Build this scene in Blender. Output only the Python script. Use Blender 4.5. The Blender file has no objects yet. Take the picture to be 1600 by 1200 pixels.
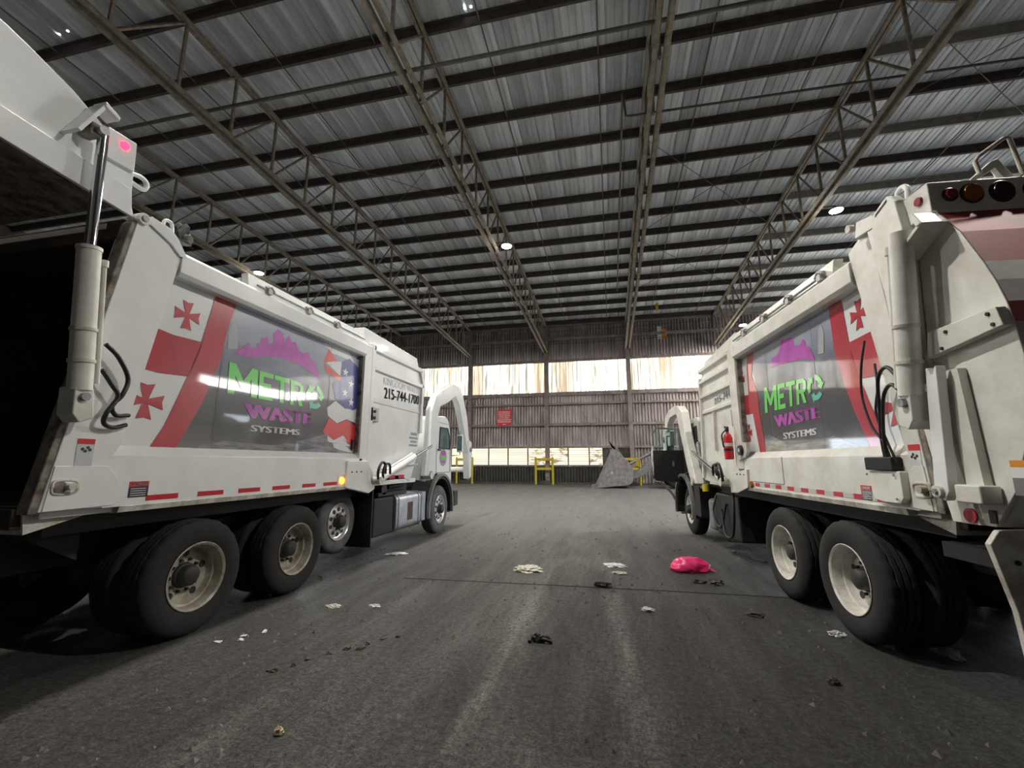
import bpy, bmesh, math, random
from mathutils import Vector, Matrix
random.seed(7)
S = bpy.context.scene
C = S.collection
R = math.radians

# ------------------------------------------------------------------ camera, world, exposure
FPX, HOR, VPX, CAMH = 685.0, 722.0, 955.0, 1.6
pitch = math.atan2(HOR - 600, FPX)
yaw = math.atan2(VPX - 800, math.hypot(FPX, HOR - 600))
cd = bpy.data.cameras.new('camera'); cam = bpy.data.objects.new('camera', cd); C.objects.link(cam)
cd.sensor_fit = 'HORIZONTAL'; cd.sensor_width = 36; cd.lens = FPX / 1600 * 36; cd.clip_start = .05; cd.clip_end = 300
_f = Vector((-math.sin(yaw) * math.cos(pitch), math.cos(yaw) * math.cos(pitch), math.sin(pitch)))
_r = Vector((math.cos(yaw), math.sin(yaw), 0)); _u = _r.cross(_f)
cam.matrix_world = Matrix(((_r.x, _u.x, -_f.x, 0), (_r.y, _u.y, -_f.y, 0), (_r.z, _u.z, -_f.z, CAMH), (0, 0, 0, 1)))
S.camera = cam
w = bpy.data.worlds.new('sky'); S.world = w; w.use_nodes = True
w.node_tree.nodes['Background'].inputs[0].default_value = (.78, .88, 1, 1)
w.node_tree.nodes['Background'].inputs[1].default_value = 6.5
S.view_settings.view_transform = 'Standard'; S.view_settings.look = 'None'
S.view_settings.exposure = 0.5; S.view_settings.gamma = 1.0; S.view_settings.use_curve_mapping = False
LAMP_W = 680.0
WIN_E = 3.2
# daylight comes in through the big doorway in the right-hand wall
pd = bpy.data.lights.new('door_portal', 'AREA'); pd.shape = 'RECTANGLE'; pd.size = 13; pd.size_y = 4.6; pd.cycles.is_portal = True
po = bpy.data.objects.new('door_portal', pd); C.objects.link(po); po.location = (19.9, 24.5, 2.3); po.rotation_euler = (R(90), 0, R(90))

# ------------------------------------------------------------------ materials
M = {}
def mat(name, col, rough=.5, metal=0, var=0, vscale=6, bump=0, bscale=60, coat=0, emit=0, stretch=None, spec=None, col2=None, rvar=0):
    m = bpy.data.materials.new(name); m.use_nodes = True
    nt = m.node_tree; b = nt.nodes['Principled BSDF']
    b.inputs['Base Color'].default_value = (*col, 1); b.inputs['Roughness'].default_value = rough
    b.inputs['Metallic'].default_value = metal
    if spec is not None: b.inputs['Specular IOR Level'].default_value = spec
    if coat: b.inputs['Coat Weight'].default_value = coat; b.inputs['Coat Roughness'].default_value = .045
    if emit: b.inputs['Emission Color'].default_value = (*col, 1); b.inputs['Emission Strength'].default_value = emit
    if var or bump or rvar:
        tc = nt.nodes.new('ShaderNodeTexCoord'); mp = nt.nodes.new('ShaderNodeMapping')
        nt.links.new(tc.outputs['Object'], mp.inputs[0])
        if stretch: mp.inputs['Scale'].default_value = stretch
        n = nt.nodes.new('ShaderNodeTexNoise'); n.inputs['Scale'].default_value = vscale; n.inputs['Detail'].default_value = 6
        n.inputs['Roughness'].default_value = .65
        nt.links.new(mp.outputs[0], n.inputs[0])
        if var:
            r = nt.nodes.new('ShaderNodeValToRGB')
            c2 = col2 or tuple(c * (1 - var) for c in col)
            r.color_ramp.elements[0].color = (*c2, 1); r.color_ramp.elements[1].color = (*col, 1)
            r.color_ramp.elements[0].position = .36; r.color_ramp.elements[1].position = .6
            nt.links.new(n.outputs[0], r.inputs[0]); nt.links.new(r.outputs[0], b.inputs['Base Color'])
        if rvar:
            mr = nt.nodes.new('ShaderNodeMapRange'); mr.inputs[1].default_value = .3; mr.inputs[2].default_value = .7
            mr.inputs[3].default_value = rough + rvar; mr.inputs[4].default_value = rough - rvar
            nt.links.new(n.outputs[0], mr.inputs[0]); nt.links.new(mr.outputs[0], b.inputs['Roughness'])
        if bump:
            n2 = nt.nodes.new('ShaderNodeTexNoise'); n2.inputs['Scale'].default_value = bscale; n2.inputs['Detail'].default_value = 4
            nt.links.new(mp.outputs[0], n2.inputs[0])
            bp = nt.nodes.new('ShaderNodeBump'); bp.inputs['Strength'].default_value = bump; bp.inputs['Distance'].default_value = .02
            nt.links.new(n2.outputs[0], bp.inputs['Height']); nt.links.new(bp.outputs[0], b.inputs['Normal'])
    M[name] = m
    return m
mat('white_paint', (.84, .86, .86), .32, var=.08, vscale=2.2, coat=.25)
mat('worn_white_paint', (.76, .76, .72), .42, var=.35, vscale=3.2, col2=(.62, .61, .55), coat=.1)
mat('dirty_white_paint', (.66, .65, .60), .55, var=.5, vscale=7, col2=(.36, .32, .26))
mat('grimy_edge', (.30, .27, .23), .75, var=.6, vscale=9, col2=(.08, .06, .05))
mat('hopper_rust', (.055, .04, .032), .85, var=.7, vscale=5, col2=(.02, .014, .012), bump=.3, bscale=20)
mat('black_steel', (.018, .017, .018), .6, var=.4, vscale=8)
mat('black_plastic', (.02, .02, .022), .4)
mat('rubber', (.019, .0185, .019), .85, var=.35, vscale=9, col2=(.014, .014, .014), bump=.15, bscale=80)
mat('dusty_rubber', (.13, .13, .14), .9, var=.4, vscale=9)
mat('rubber_hose', (.014, .014, .015), .45)
mat('rim_cream', (.46, .44, .37), .4, var=.4, vscale=10, col2=(.26, .23, .18))
mat('rim_white', (.74, .73, .69), .35, var=.25, vscale=6, col2=(.5, .48, .42))
mat('polished_alloy', (.72, .72, .74), .3, metal=.6)
mat('chrome', (.86, .87, .9), .08, metal=1)
mat('steel_grey', (.36, .37, .38), .42, metal=.8, var=.3, vscale=12)
mat('tank_aluminium', (.62, .66, .74), .35, metal=.85, var=.25, vscale=5)
mat('hub_black', (.03, .028, .026), .6)
mat('tape_red', (.52, .02, .035), .35)
mat('tape_silver', (.55, .54, .52), .4)
mat('label_red', (.62, .03, .04), .45)
mat('label_orange', (.72, .26, .03), .45)
mat('label_grey', (.2, .2, .2), .5)
mat('label_black', (.035, .035, .04), .5)
mat('label_white', (.75, .75, .73), .45)
mat('letter_grey', (.26, .28, .31), .5)
mat('letter_faint', (.58, .60, .62), .5)
mat('flag_white', (.74, .76, .77), .3, coat=1)
mat('flag_red', (.50, .022, .045), .3, coat=1, var=.2, vscale=3)
mat('print_magenta', (.55, .085, .52), .3, coat=1, var=.25, vscale=6)
mat('print_green', (.16, .72, .13), .3, coat=1)
mat('print_teal', (.10, .55, .42), .3, coat=1)
mat('print_white', (.85, .86, .86), .3, coat=1)
mat('print_blue', (.06, .08, .32), .3, coat=1)
mat('print_scarlet', (.72, .05, .05), .3, coat=1)
mat('print_grey', (.40, .42, .45), .3, coat=1)
mat('print_road', (.30, .30, .32), .3, coat=1, var=.7, vscale=5, stretch=(1, .5, 4), col2=(.07, .07, .08))
mat('rear_red', (.30, .03, .045), .6, var=.3, vscale=3)
mat('rear_white', (.6, .55, .55), .6, var=.2, vscale=3)
mat('lens_red', (.28, .02, .035), .25, coat=.5)
mat('lens_dark', (.05, .012, .02), .25, coat=.5)
mat('lens_amber', (.30, .10, .015), .25, coat=.5)
mat('lamp_lit_amber', (1, .33, .03), .4, emit=3.0)
mat('lamp_lit_red', (1, .02, .06), .4, emit=4.0)
mat('glass_cab', (.10, .16, .15), .06, spec=.6)
mat('extinguisher_red', (.62, .02, .03), .25, coat=.4)
mat('steel_frame', (.27, .235, .175), .75, var=.5, vscale=5, col2=(.15, .125, .10))
mat('purlin_paint', (.065, .05, .046), .8, var=.4, vscale=4)
mat('purlin_grey', (.30, .28, .25), .7, var=.3, vscale=4)
mat('column_paint', (.33, .28, .26), .75, var=.4, vscale=3)
mat('pipe_grey', (.11, .10, .09), .6, var=.4, vscale=6)
mat('siding', (.56, .50, .50), .45, metal=.35, var=.4, vscale=1.4, stretch=(1.5, 1, .4), col2=(.27, .23, .225))
mat('dark_siding', (.10, .095, .09), .75, var=.5, vscale=2.5)
mat('sign_red', (.75, .03, .06), .5)
mat('safety_yellow', (.66, .53, .03), .5, var=.3, vscale=5)
mat('loader_yellow', (.45, .30, .03), .5, var=.4, vscale=3)
mat('bucket_steel', (.36, .34, .35), .5, metal=.4, var=.4, vscale=4, col2=(.22, .19, .19))
mat('pink_plastic', (.90, .035, .20), .35, coat=.2)
mat('paper', (.50, .49, .42), .7, var=.4, vscale=14)
mat('pale_plastic', (.62, .62, .62), .45, var=.3, vscale=14)
mat('black_rag', (.012, .012, .013), .6)
mat('brown_trash', (.10, .075, .055), .8, var=.5, vscale=20)
mat('grit', (.12, .115, .11), .85, var=.6, vscale=3)
mat('tan_trash', (.42, .33, .2), .7)
mat('lamp_housing', (.06, .06, .06), .5)
mat('lamp_glow', (1, .98, .94), .4, emit=60)
mat('concrete', (.16, .155, .15), .8)
mat('hole_sky', (.8, .88, 1), .5, emit=12)
mat('joint_dark', (.012, .012, .012), .9)

def roof_mat():
    m = mat('roof_sheet', (.68, .72, .74), .5, metal=.1, var=.45, vscale=.9, stretch=(2.2, .35, 1), col2=(.40, .43, .45))
    nt = m.node_tree; b = nt.nodes['Principled BSDF']
    src = b.inputs['Base Color'].links[0].from_socket
    oi = nt.nodes.new('ShaderNodeObjectInfo'); mr = nt.nodes.new('ShaderNodeMapRange')
    mr.inputs[3].default_value = .72; mr.inputs[4].default_value = 1.15
    nt.links.new(oi.outputs['Random'], mr.inputs[0])
    mx = nt.nodes.new('ShaderNodeVectorMath'); mx.operation = 'SCALE'
    nt.links.new(src, mx.inputs[0]); nt.links.new(mr.outputs[0], mx.inputs['Scale']); nt.links.new(mx.outputs[0], b.inputs['Base Color'])
roof_mat()

def window_mat(name, col, strength, stretch, lo, dark=(.25, .2, .14)):
    m = bpy.data.materials.new(name); m.use_nodes = True; nt = m.node_tree; b = nt.nodes['Principled BSDF']
    b.inputs['Base Color'].default_value = (.6, .58, .52, 1); b.inputs['Roughness'].default_value = .4
    tc = nt.nodes.new('ShaderNodeTexCoord'); mp = nt.nodes.new('ShaderNodeMapping'); mp.inputs['Scale'].default_value = stretch
    n = nt.nodes.new('ShaderNodeTexNoise'); n.inputs['Scale'].default_value = 1; n.inputs['Detail'].default_value = 5
    n.inputs['Roughness'].default_value = .7
    r = nt.nodes.new('ShaderNodeValToRGB'); r.color_ramp.elements[0].color = (*dark, 1); r.color_ramp.elements[1].color = (*col, 1)
    r.color_ramp.elements[0].position = lo; r.color_ramp.elements[1].position = lo + .14; n.inputs['Detail'].default_value = 3
    md = r.color_ramp.elements.new(lo + .07); md.color = (col[0] * .36, col[1] * .33, col[2] * .28, 1)
    oi = nt.nodes.new('ShaderNodeObjectInfo'); ad = nt.nodes.new('ShaderNodeVectorMath')
    nt.links.new(tc.outputs['Object'], ad.inputs[0]); nt.links.new(oi.outputs['Location'], ad.inputs[1])
    nt.links.new(ad.outputs[0], mp.inputs[0]); nt.links.new(mp.outputs[0], n.inputs[0]); nt.links.new(n.outputs[0], r.inputs[0])
    nt.links.new(r.outputs[0], b.inputs['Emission Color']); b.inputs['Emission Strength'].default_value = strength
    M[name] = m
window_mat('sheet_clear', (1, .99, .94), WIN_E, (11, 1, .2), .42, (.07, .06, .045))
window_mat('sheet_beige', (1, .86, .66), WIN_E * .6, (13, 1, .2), .46, (.16, .12, .085))
window_mat('sheet_green', (.95, .97, .80), WIN_E * .6, (12, 1, .2), .44, (.08, .07, .05))
window_mat('sheet_streak_glow', (1, .99, .97), WIN_E * 4.5, (2, 1, .3), .2)  # glow boosted to produce the highlight streak on the left truck panel
window_mat('louvre_clear', (1, .93, .62), WIN_E * .26, (1.1, 1, 2.6), .20, (.12, .08, .05))
window_mat('louvre_leaf_shade', (1, .90, .66), WIN_E * .26, (1.6, 1, 5), .38, (.10, .06, .04))  # dark blotches stand in for foliage shadow on the panes

def print_photo():
    m = bpy.data.materials.new('print_photo'); m.use_nodes = True; nt = m.node_tree; b = nt.nodes['Principled BSDF']
    b.inputs['Roughness'].default_value = .3; b.inputs['Coat Weight'].default_value = 1; b.inputs['Coat Roughness'].default_value = .045
    tc = nt.nodes.new('ShaderNodeTexCoord'); sp = nt.nodes.new('ShaderNodeSeparateXYZ'); nt.links.new(tc.outputs['Object'], sp.inputs[0])
    n = nt.nodes.new('ShaderNodeTexNoise'); n.inputs['Scale'].default_value = 2.4; n.inputs['Detail'].default_value = 7
    mp = nt.nodes.new('ShaderNodeMapping'); mp.inputs['Scale'].default_value = (1, 1, 2.2)
    nt.links.new(tc.outputs['Object'], mp.inputs[0]); nt.links.new(mp.outputs[0], n.inputs[0])
    ma = nt.nodes.new('ShaderNodeMath'); ma.operation = 'MULTIPLY_ADD'; ma.inputs[1].default_value = .5
    nt.links.new(n.outputs[0], ma.inputs[0]); nt.links.new(sp.outputs[2], ma.inputs[2])
    mr = nt.nodes.new('ShaderNodeMapRange'); mr.inputs[1].default_value = 1.7 + .25; mr.inputs[2].default_value = 3.35 + .25
    nt.links.new(ma.outputs[0], mr.inputs[0])
    r = nt.nodes.new('ShaderNodeValToRGB'); e = r.color_ramp.elements
    e[0].position = 0; e[0].color = (.16, .16, .17, 1); e[1].position = 1; e[1].color = (.40, .43, .52, 1)
    for p, c in ((.16, (.045, .045, .05)), (.42, (.05, .05, .06)), (.56, (.13, .14, .20)), (.75, (.30, .33, .42))):
        k = e.new(p); k.color = (*c, 1)
    nt.links.new(mr.outputs[0], r.inputs[0]); nt.links.new(r.outputs[0], b.inputs['Base Color'])
    M['print_photo'] = m
print_photo()

TRACKS = ((-.98, .01, .12, 1.0), (.27, -.055, .11, 1.1), (-2.3, -.03, .13, .5), (-.5, -.04, 1.0, .4))
def floor_mat():
    m = bpy.data.materials.new('asphalt'); m.use_nodes = True; nt = m.node_tree; b = nt.nodes['Principled BSDF']
    L = nt.links.new; N = nt.nodes.new
    tc = N('ShaderNodeTexCoord')
    def noise(scale, stretch, detail=6, rough=.6):
        mp = N('ShaderNodeMapping'); mp.inputs['Scale'].default_value = stretch; L(tc.outputs['Object'], mp.inputs[0])
        n = N('ShaderNodeTexNoise'); n.inputs['Scale'].default_value = scale; n.inputs['Detail'].default_value = detail
        n.inputs['Roughness'].default_value = rough; L(mp.outputs[0], n.inputs[0]); return n
    big = noise(.45, (1, .5, 1), 5); streak = noise(1.3, (1.7, .26, 1), 8, .72); fine = noise(60, (1, 1, 1), 4, .75); chip = noise(21, (1, 1, 1), 6, .78)
    def ramp(n, p0, c0, p1, c1):
        r = N('ShaderNodeValToRGB'); r.color_ramp.elements[0].position = p0; r.color_ramp.elements[0].color = (*c0, 1)
        r.color_ramp.elements[1].position = p1; r.color_ramp.elements[1].color = (*c1, 1); L(n.outputs[0], r.inputs[0]); return r
    def mix(a, c, mode, fac=1):
        x = N('ShaderNodeMix'); x.data_type = 'RGBA'; x.blend_type = mode; x.inputs[0].default_value = fac
        L(a.outputs[0] if a.bl_idname != 'ShaderNodeMix' else a.outputs[2], x.inputs[6]); L(c.outputs[0], x.inputs[7]); return x
    base = ramp(big, .35, (.024, .0225, .021), .65, (.046, .044, .041))
    x = mix(base, ramp(streak, .38, (.80, .80, .80), .68, (1.35, 1.35, 1.35)), 'MULTIPLY')
    x = mix(x, ramp(fine, .34, (.25, .25, .25), .68, (2.0, 2.0, 2.0)), 'MULTIPLY', 1)
    x = mix(x, ramp(chip, .36, (.25, .25, .25), .66, (2.3, 2.3, 2.3)), 'MULTIPLY', 1)
    # pale wear tracks left by tyres: bands along straight lines x = a + b*y
    sp = N('ShaderNodeSeparateXYZ'); L(tc.outputs['Object'], sp.inputs[0]); tot = None
    def mth(op, i0, i1):
        q = N('ShaderNodeMath'); q.operation = op
        for k, i in enumerate((i0, i1)):
            if isinstance(i, (int, float)): q.inputs[k].default_value = i
            else: L(i, q.inputs[k])
        return q.outputs[0]
    for a_, b_, w_, k_ in TRACKS:
        d_ = mth('DIVIDE', mth('SUBTRACT', sp.outputs[0], mth('ADD', mth('MULTIPLY', sp.outputs[1], b_), a_)), w_)
        e_ = mth('MULTIPLY', mth('POWER', 2.718, mth('MULTIPLY', mth('MULTIPLY', d_, d_), -1)), k_)
        tot = e_ if tot is None else mth('ADD', tot, e_)
    brk = N('ShaderNodeMapRange'); brk.inputs[1].default_value = .38; brk.inputs[2].default_value = .62; L(streak.outputs[0], brk.inputs[0])
    tot = mth('ADD', mth('MULTIPLY', mth('MULTIPLY', tot, brk.outputs[0]), 1.6), 1)
    sc = N('ShaderNodeVectorMath'); sc.operation = 'SCALE'; L(x.outputs[2], sc.inputs[0]); L(tot, sc.inputs['Scale'])
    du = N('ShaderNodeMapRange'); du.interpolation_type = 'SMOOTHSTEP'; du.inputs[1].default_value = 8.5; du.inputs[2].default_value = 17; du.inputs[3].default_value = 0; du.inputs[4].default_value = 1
    L(mth('ADD', sp.outputs[1], mth('MULTIPLY', big.outputs[0], 6)), du.inputs[0])   # far half coloured paler to stand in for daylight on the floor
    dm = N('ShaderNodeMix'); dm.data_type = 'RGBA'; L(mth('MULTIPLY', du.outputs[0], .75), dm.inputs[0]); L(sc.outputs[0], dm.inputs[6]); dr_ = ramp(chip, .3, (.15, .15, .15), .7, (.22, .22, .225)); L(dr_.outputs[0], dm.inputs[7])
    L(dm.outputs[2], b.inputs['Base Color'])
    rr = N('ShaderNodeMapRange'); rr.inputs[1].default_value = .35; rr.inputs[2].default_value = .65; rr.inputs[3].default_value = .66; rr.inputs[4].default_value = .40
    L(streak.outputs[0], rr.inputs[0]); L(rr.outputs[0], b.inputs['Roughness'])
    ad = N('ShaderNodeMath'); ad.operation = 'ADD'; L(fine.outputs[0], ad.inputs[0]); L(chip.outputs[0], ad.inputs[1])
    bp = N('ShaderNodeBump'); bp.inputs['Strength'].default_value = .9; bp.inputs['Distance'].default_value = .028
    L(ad.outputs[0], bp.inputs['Height']); L(bp.outputs[0], b.inputs['Normal'])
    M['asphalt'] = m
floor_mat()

# ------------------------------------------------------------------ mesh helpers
def spline(pts, n=6):
    P = [Vector(p) for p in pts]; P = [P[0] * 2 - P[1]] + P + [P[-1] * 2 - P[-2]]; out = []
    for i in range(1, len(P) - 2):
        for k in range(n):
            t = k / n; a, b, c, d = P[i - 1], P[i], P[i + 1], P[i + 2]
            out.append(.5 * ((2 * b) + (c - a) * t + (2 * a - 5 * b + 4 * c - d) * t * t + (3 * b - a - 3 * c + d) * t ** 3))
    out.append(P[-2]); return out
class MB:
    def __init__(s, sg=1): s.v = []; s.f = []; s.sg = sg; s.rnd = False
    def add(s, v, f):
        n = len(s.v); s.v += [(s.sg * p[0], p[1], p[2]) for p in v]; s.f += [tuple(i + n for i in q) for q in f]; return s
    def box(s, x0, x1, y0, y1, z0, z1):
        v = [(x, y, z) for x in (x0, x1) for y in (y0, y1) for z in (z0, z1)]
        return s.add(v, [(0, 1, 3, 2), (4, 6, 7, 5), (0, 4, 5, 1), (2, 3, 7, 6), (0, 2, 6, 4), (1, 5, 7, 3)])
    def prism(s, pts, ax, a, b):
        if ax == 'x': mk = lambda p, t: (t, p[0], p[1])
        elif ax == 'y': mk = lambda p, t: (p[0], t, p[1])
        else: mk = lambda p, t: (p[0], p[1], t)
        n = len(pts); v = [mk(p, a) for p in pts] + [mk(p, b) for p in pts]
        return s.add(v, [tuple(range(n))[::-1], tuple(range(n, 2 * n))] + [(i, (i + 1) % n, n + (i + 1) % n, n + i) for i in range(n)])
    def cyl(s, p0, p1, r0, r1=None, n=16):
        return s.tube([p0, p1], r0, n, r1)
    def tube(s, pts, r, n=8, r1=None):
        s.rnd = True
        P = [Vector(p) for p in pts]; m = len(P); v = []; up = None
        for i, p in enumerate(P):
            d = (P[min(i + 1, m - 1)] - P[max(i - 1, 0)]).normalized()
            if up is None:
                up = Vector((0, 0, 1)) if abs(d.z) < .9 else Vector((1, 0, 0))
            a = d.cross(up).normalized(); up = a.cross(d).normalized()
            rr = r if r1 is None else r + (r1 - r) * i / (m - 1)
            v += [p + (a * math.cos(2 * math.pi * k / n) + up * math.sin(2 * math.pi * k / n)) * rr for k in range(n)]
        f = [(i * n + k, i * n + (k + 1) % n, (i + 1) * n + (k + 1) % n, (i + 1) * n + k) for i in range(m - 1) for k in range(n)]
        f += [tuple(range(n))[::-1], tuple(range((m - 1) * n, m * n))]
        return s.add(v, f)
    def lathe(s, prof, cx, cy, cz, n=40, d=1, mod=None, cap=False):
        s.rnd = True   # axis along x; prof = (a, r): x = cx + d*a
        v = []
        for i, (a, r) in enumerate(prof):
            for k in range(n):
                rr = r - (mod(i, k) if mod else 0); t = 2 * math.pi * k / n
                v.append((cx + d * a, cy + rr * math.cos(t), cz + rr * math.sin(t)))
        m = len(prof)
        f = [(i * n + k, i * n + (k + 1) % n, (i + 1) * n + (k + 1) % n, (i + 1) * n + k) for i in range(m - 1) for k in range(n)]
        if cap: f += [tuple(range((m - 1) * n, m * n))]
        return s.add(v, f)
    def mesh(s, name, material, smooth=None):
        if smooth is None: smooth = 50 if s.rnd else 24
        me = bpy.data.meshes.new(name); me.from_pydata([tuple(p) for p in s.v], [], s.f)
        bm = bmesh.new(); bm.from_mesh(me); bmesh.ops.recalc_face_normals(bm, faces=bm.faces); bm.to_mesh(me); bm.free()
        me.materials.append(M[material])
        if smooth:
            me.polygons.foreach_set('use_smooth', [True] * len(me.polygons)); me.set_sharp_from_angle(angle=R(smooth))
        me.update(); return me
    def build(s, name, material, parent=None, bevel=0, smooth=None):
        return link(name, s.mesh(name, material, smooth), parent, bevel)
def link(name, me, parent=None, bevel=0):
    o = bpy.data.objects.new(name, me); C.objects.link(o)
    if parent: o.parent = parent
    if bevel:
        b = o.modifiers.new('bevel', 'BEVEL'); b.width = bevel; b.segments = 2; b.harden_normals = True; b.limit_method = 'ANGLE'; b.angle_limit = R(24)
    return o
def tag(o, label=None, cat=None, group=None, kind=None):
    for k, v in (('label', label), ('category', cat), ('group', group), ('kind', kind)):
        if v: o[k] = v
    return o
def empty(name, loc=(0, 0, 0), rz=0, label=None, cat=None, group=None, kind=None):
    o = bpy.data.objects.new(name, None); C.objects.link(o); o.location = loc; o.rotation_euler.z = rz; o.empty_display_size = .2
    return tag(o, label, cat, group, kind)
def text_mesh(body, bold=0.0, shear=0.0):
    cu = bpy.data.curves.new('t', 'FONT'); cu.body = body; cu.shear = shear; cu.resolution_u = 3
    ob = bpy.data.objects.new('t', cu); C.objects.link(ob)
    dg = bpy.context.evaluated_depsgraph_get(); me = bpy.data.meshes.new_from_object(ob.evaluated_get(dg))
    bpy.data.objects.remove(ob); bpy.data.curves.remove(cu)
    v = [(p.co.x, p.co.y) for p in me.vertices]; f = [tuple(p.vertices) for p in me.polygons]; bpy.data.meshes.remove(me)
    x0 = min(p[0] for p in v); x1 = max(p[0] for p in v); y0 = min(p[1] for p in v); y1 = max(p[1] for p in v)
    return [((x - x0) / (x1 - x0), (y - y0) / (y1 - y0)) for x, y in v], f
def lettering(body, quad, surf, name, material, parent, sg, bold=0.0, eps=.006, shear=0):
    # quad: (s,z) at lower-left, upper-left, lower-right, upper-right as read
    v, f = text_mesh(body, bold, shear); bl, tl, br, tr = quad; out = []; v0, f0 = v, f
    dx = bold / max(1, len(body)) * 1.6; shifts = [0] if bold == 0 else [-dx, -dx * .33, dx * .33, dx]
    v = [(x * (1 - 2 * dx) + dx + h, y) for h in shifts for x, y in v0]; f = [tuple(i + k * len(v0) for i in q) for k in range(len(shifts)) for q in f0]
    for x, y in v:
        p = [(bl[i] * (1 - x) + br[i] * x) * (1 - y) + (tl[i] * (1 - x) + tr[i] * x) * y for i in (0, 1)]
        out.append((surf(p[1]) + eps, p[0], p[1]))
    b = MB(sg); b.add(out, f)
    return b.build(name, material, parent, smooth=0)
GLYPH = dict(M=[[(0, 0), (0, 1), (.22, 1), (.5, .50), (.78, 1), (1, 1), (1, 0), (.78, 0), (.78, .62), (.58, .24), (.42, .24), (.22, .62), (.22, 0)]],
    E=[[(0, 0), (0, 1), (1, 1), (1, .82), (.3, .82), (.3, .60), (.85, .60), (.85, .42), (.3, .42), (.3, .18), (1, .18), (1, 0)]],
    T=[[(.36, 0), (.36, .82), (0, .82), (0, 1), (1, 1), (1, .82), (.64, .82), (.64, 0)]],
    R=[[(0, 0), (0, 1), (.27, 1), (.27, 0)], [(.27, .82), (.27, 1), (.72, 1), (1, .84), (.73, .78), (.66, .82)], [(.73, .78), (1, .84), (1, .60), (.73, .64)], [(.27, .42), (.27, .58), (.66, .58), (.73, .64), (1, .60), (.92, .46), (.75, .42)], [(.44, .42), (.75, .42), (1, 0), (.70, 0)]])
def metro_letters(quad, surf, parent, sg, material):
    bl, tl, br, tr = quad; x = 0
    for ch, wd in (('M', .34), ('E', .185), ('T', .215), ('R', .20)):
        polys = []
        for pts in GLYPH[ch]:
            q = []
            for a, y in pts:
                u = x + a * wd; q.append(tuple((bl[i] * (1 - u) + br[i] * u) * (1 - y) + (tl[i] * (1 - u) + tr[i] * u) * y for i in (0, 1)))
            polys.append(q)
        decal(polys, surf, 'print_letter', material, parent, sg, .006); x += wd + .02
def decal(polys, surf, name, material, parent, sg, eps=.003, clip=None):
    bm = bmesh.new()
    for pts in polys:
        bm.faces.new([bm.verts.new((0, p[0], p[1])) for p in pts])
    bm.normal_update(); bmesh.ops.triangulate(bm, faces=bm.faces)
    zs = [v.co.z for v in bm.verts]; z = math.floor(min(zs) * 8) / 8
    while z < max(zs):
        bmesh.ops.bisect_plane(bm, geom=bm.verts[:] + bm.edges[:] + bm.faces[:], plane_co=(0, 0, z), plane_no=(0, 0, 1)); z += .125
    if clip:
        for co, no in clip:
            bmesh.ops.bisect_plane(bm, geom=bm.verts[:] + bm.edges[:] + bm.faces[:], plane_co=co, plane_no=no, clear_outer=True)
    b = MB(sg); bm.verts.index_update()
    b.add([(surf(v.co.z) + eps, v.co.y, v.co.z) for v in bm.verts], [tuple(v.index for v in f.verts) for f in bm.faces]); bm.free()
    return b.build(name, material, parent, smooth=0)

# ------------------------------------------------------------------ building
YW = 33.0                       # back wall
BX = [-22.9, -16.8, -10.7, -4.6, 1.5, 7.6, 13.7]
def ZU(y): return 13.3 - .05 * (y - 8)     # underside of purlins
XL, XR, Y0 = -29.0, 19.8, -9.0

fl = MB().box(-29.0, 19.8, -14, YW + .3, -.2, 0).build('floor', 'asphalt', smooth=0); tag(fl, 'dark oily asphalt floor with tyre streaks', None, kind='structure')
MB().prism([(-2.9, 6.03), (-1.2, 6.10), (.6, 6.16), (2.3, 6.20), (2.3, 6.225), (.6, 6.19), (-1.2, 6.125), (-2.9, 6.05)], 'z', .0005, .004).build('expansion_joint', 'joint_dark', fl, smooth=0)

ceil = empty('ceiling', kind='structure')
prof = [(0, .0), (.02, .05), (.05, .05), (.07, 0), (.25, 0), (.265, .022), (.285, .022), (.30, 0), (.44, 0), (.455, .022), (.475, .022), (.49, 0), (.612, 0)]
sv = [(x, y, ZU(y) + .29 + h) for y in (Y0, YW + .6) for x, h in prof]; n = len(prof)
b = MB(); b.add(sv, [(i, i + 1, n + i + 1, n + i) for i in range(n - 1)])
sheet = b.mesh('roof_sheet', 'roof_sheet', 20)
x = XL
while x < XR:
    o = link('roof_sheet', sheet, ceil); o.location.x = x; x += .61
pp = [(0, 0), (.085, 0), (.085, .016), (.016, .016), (.016, .264), (-.075, .264), (-.075, .28), (0, .28)]
pm = MB().prism(pp, 'x', XL, 7.6).mesh('purlin', 'purlin_paint', 0)
pr_ = [MB().prism(pp, 'x', 7.6, XR).mesh('purlin', k, 0) for k in ('purlin_paint', 'purlin_grey')]
PY = [11.1 + 1.65 * k for k in range(-12, 14)]
for y in PY:
    o = link('purlin', pm, ceil); o.location = (0, y, ZU(y))
    o = link('purlin', pr_[PY.index(y) % 2], ceil); o.location = (0, y, ZU(y))
# sag rods running down the slope between the purlins
rod = MB().tube([(0, y, ZU(y) + .06) for y in (Y0 + 1, YW - .3)], .022, 6).mesh('sag_rod', 'pipe_grey')
for k in range(-6, 6):
    o = link('sag_rod', rod, ceil); o.location.x = -3.0 + 3.08 * k
bay_x = [(-10.7, -4.6, 12.75, 17.7), (1.5, 7.6, 14.4, 21), (1.5, 7.6, 21, 27.6), (-16.8, -10.7, 17.7, 22.6), (7.6, 13.7, 11.1, 16)]
for xa, xb, ya, yb in bay_x:
    for p, q in (((xa, ya), (xb, yb)), ((xb, ya), (xa, yb))):
        MB().tube([(p[0], p[1], ZU(p[1]) - .04), (q[0], q[1], ZU(q[1]) - .04)], .013, 5).build('brace_rod', 'pipe_grey', ceil)

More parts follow.
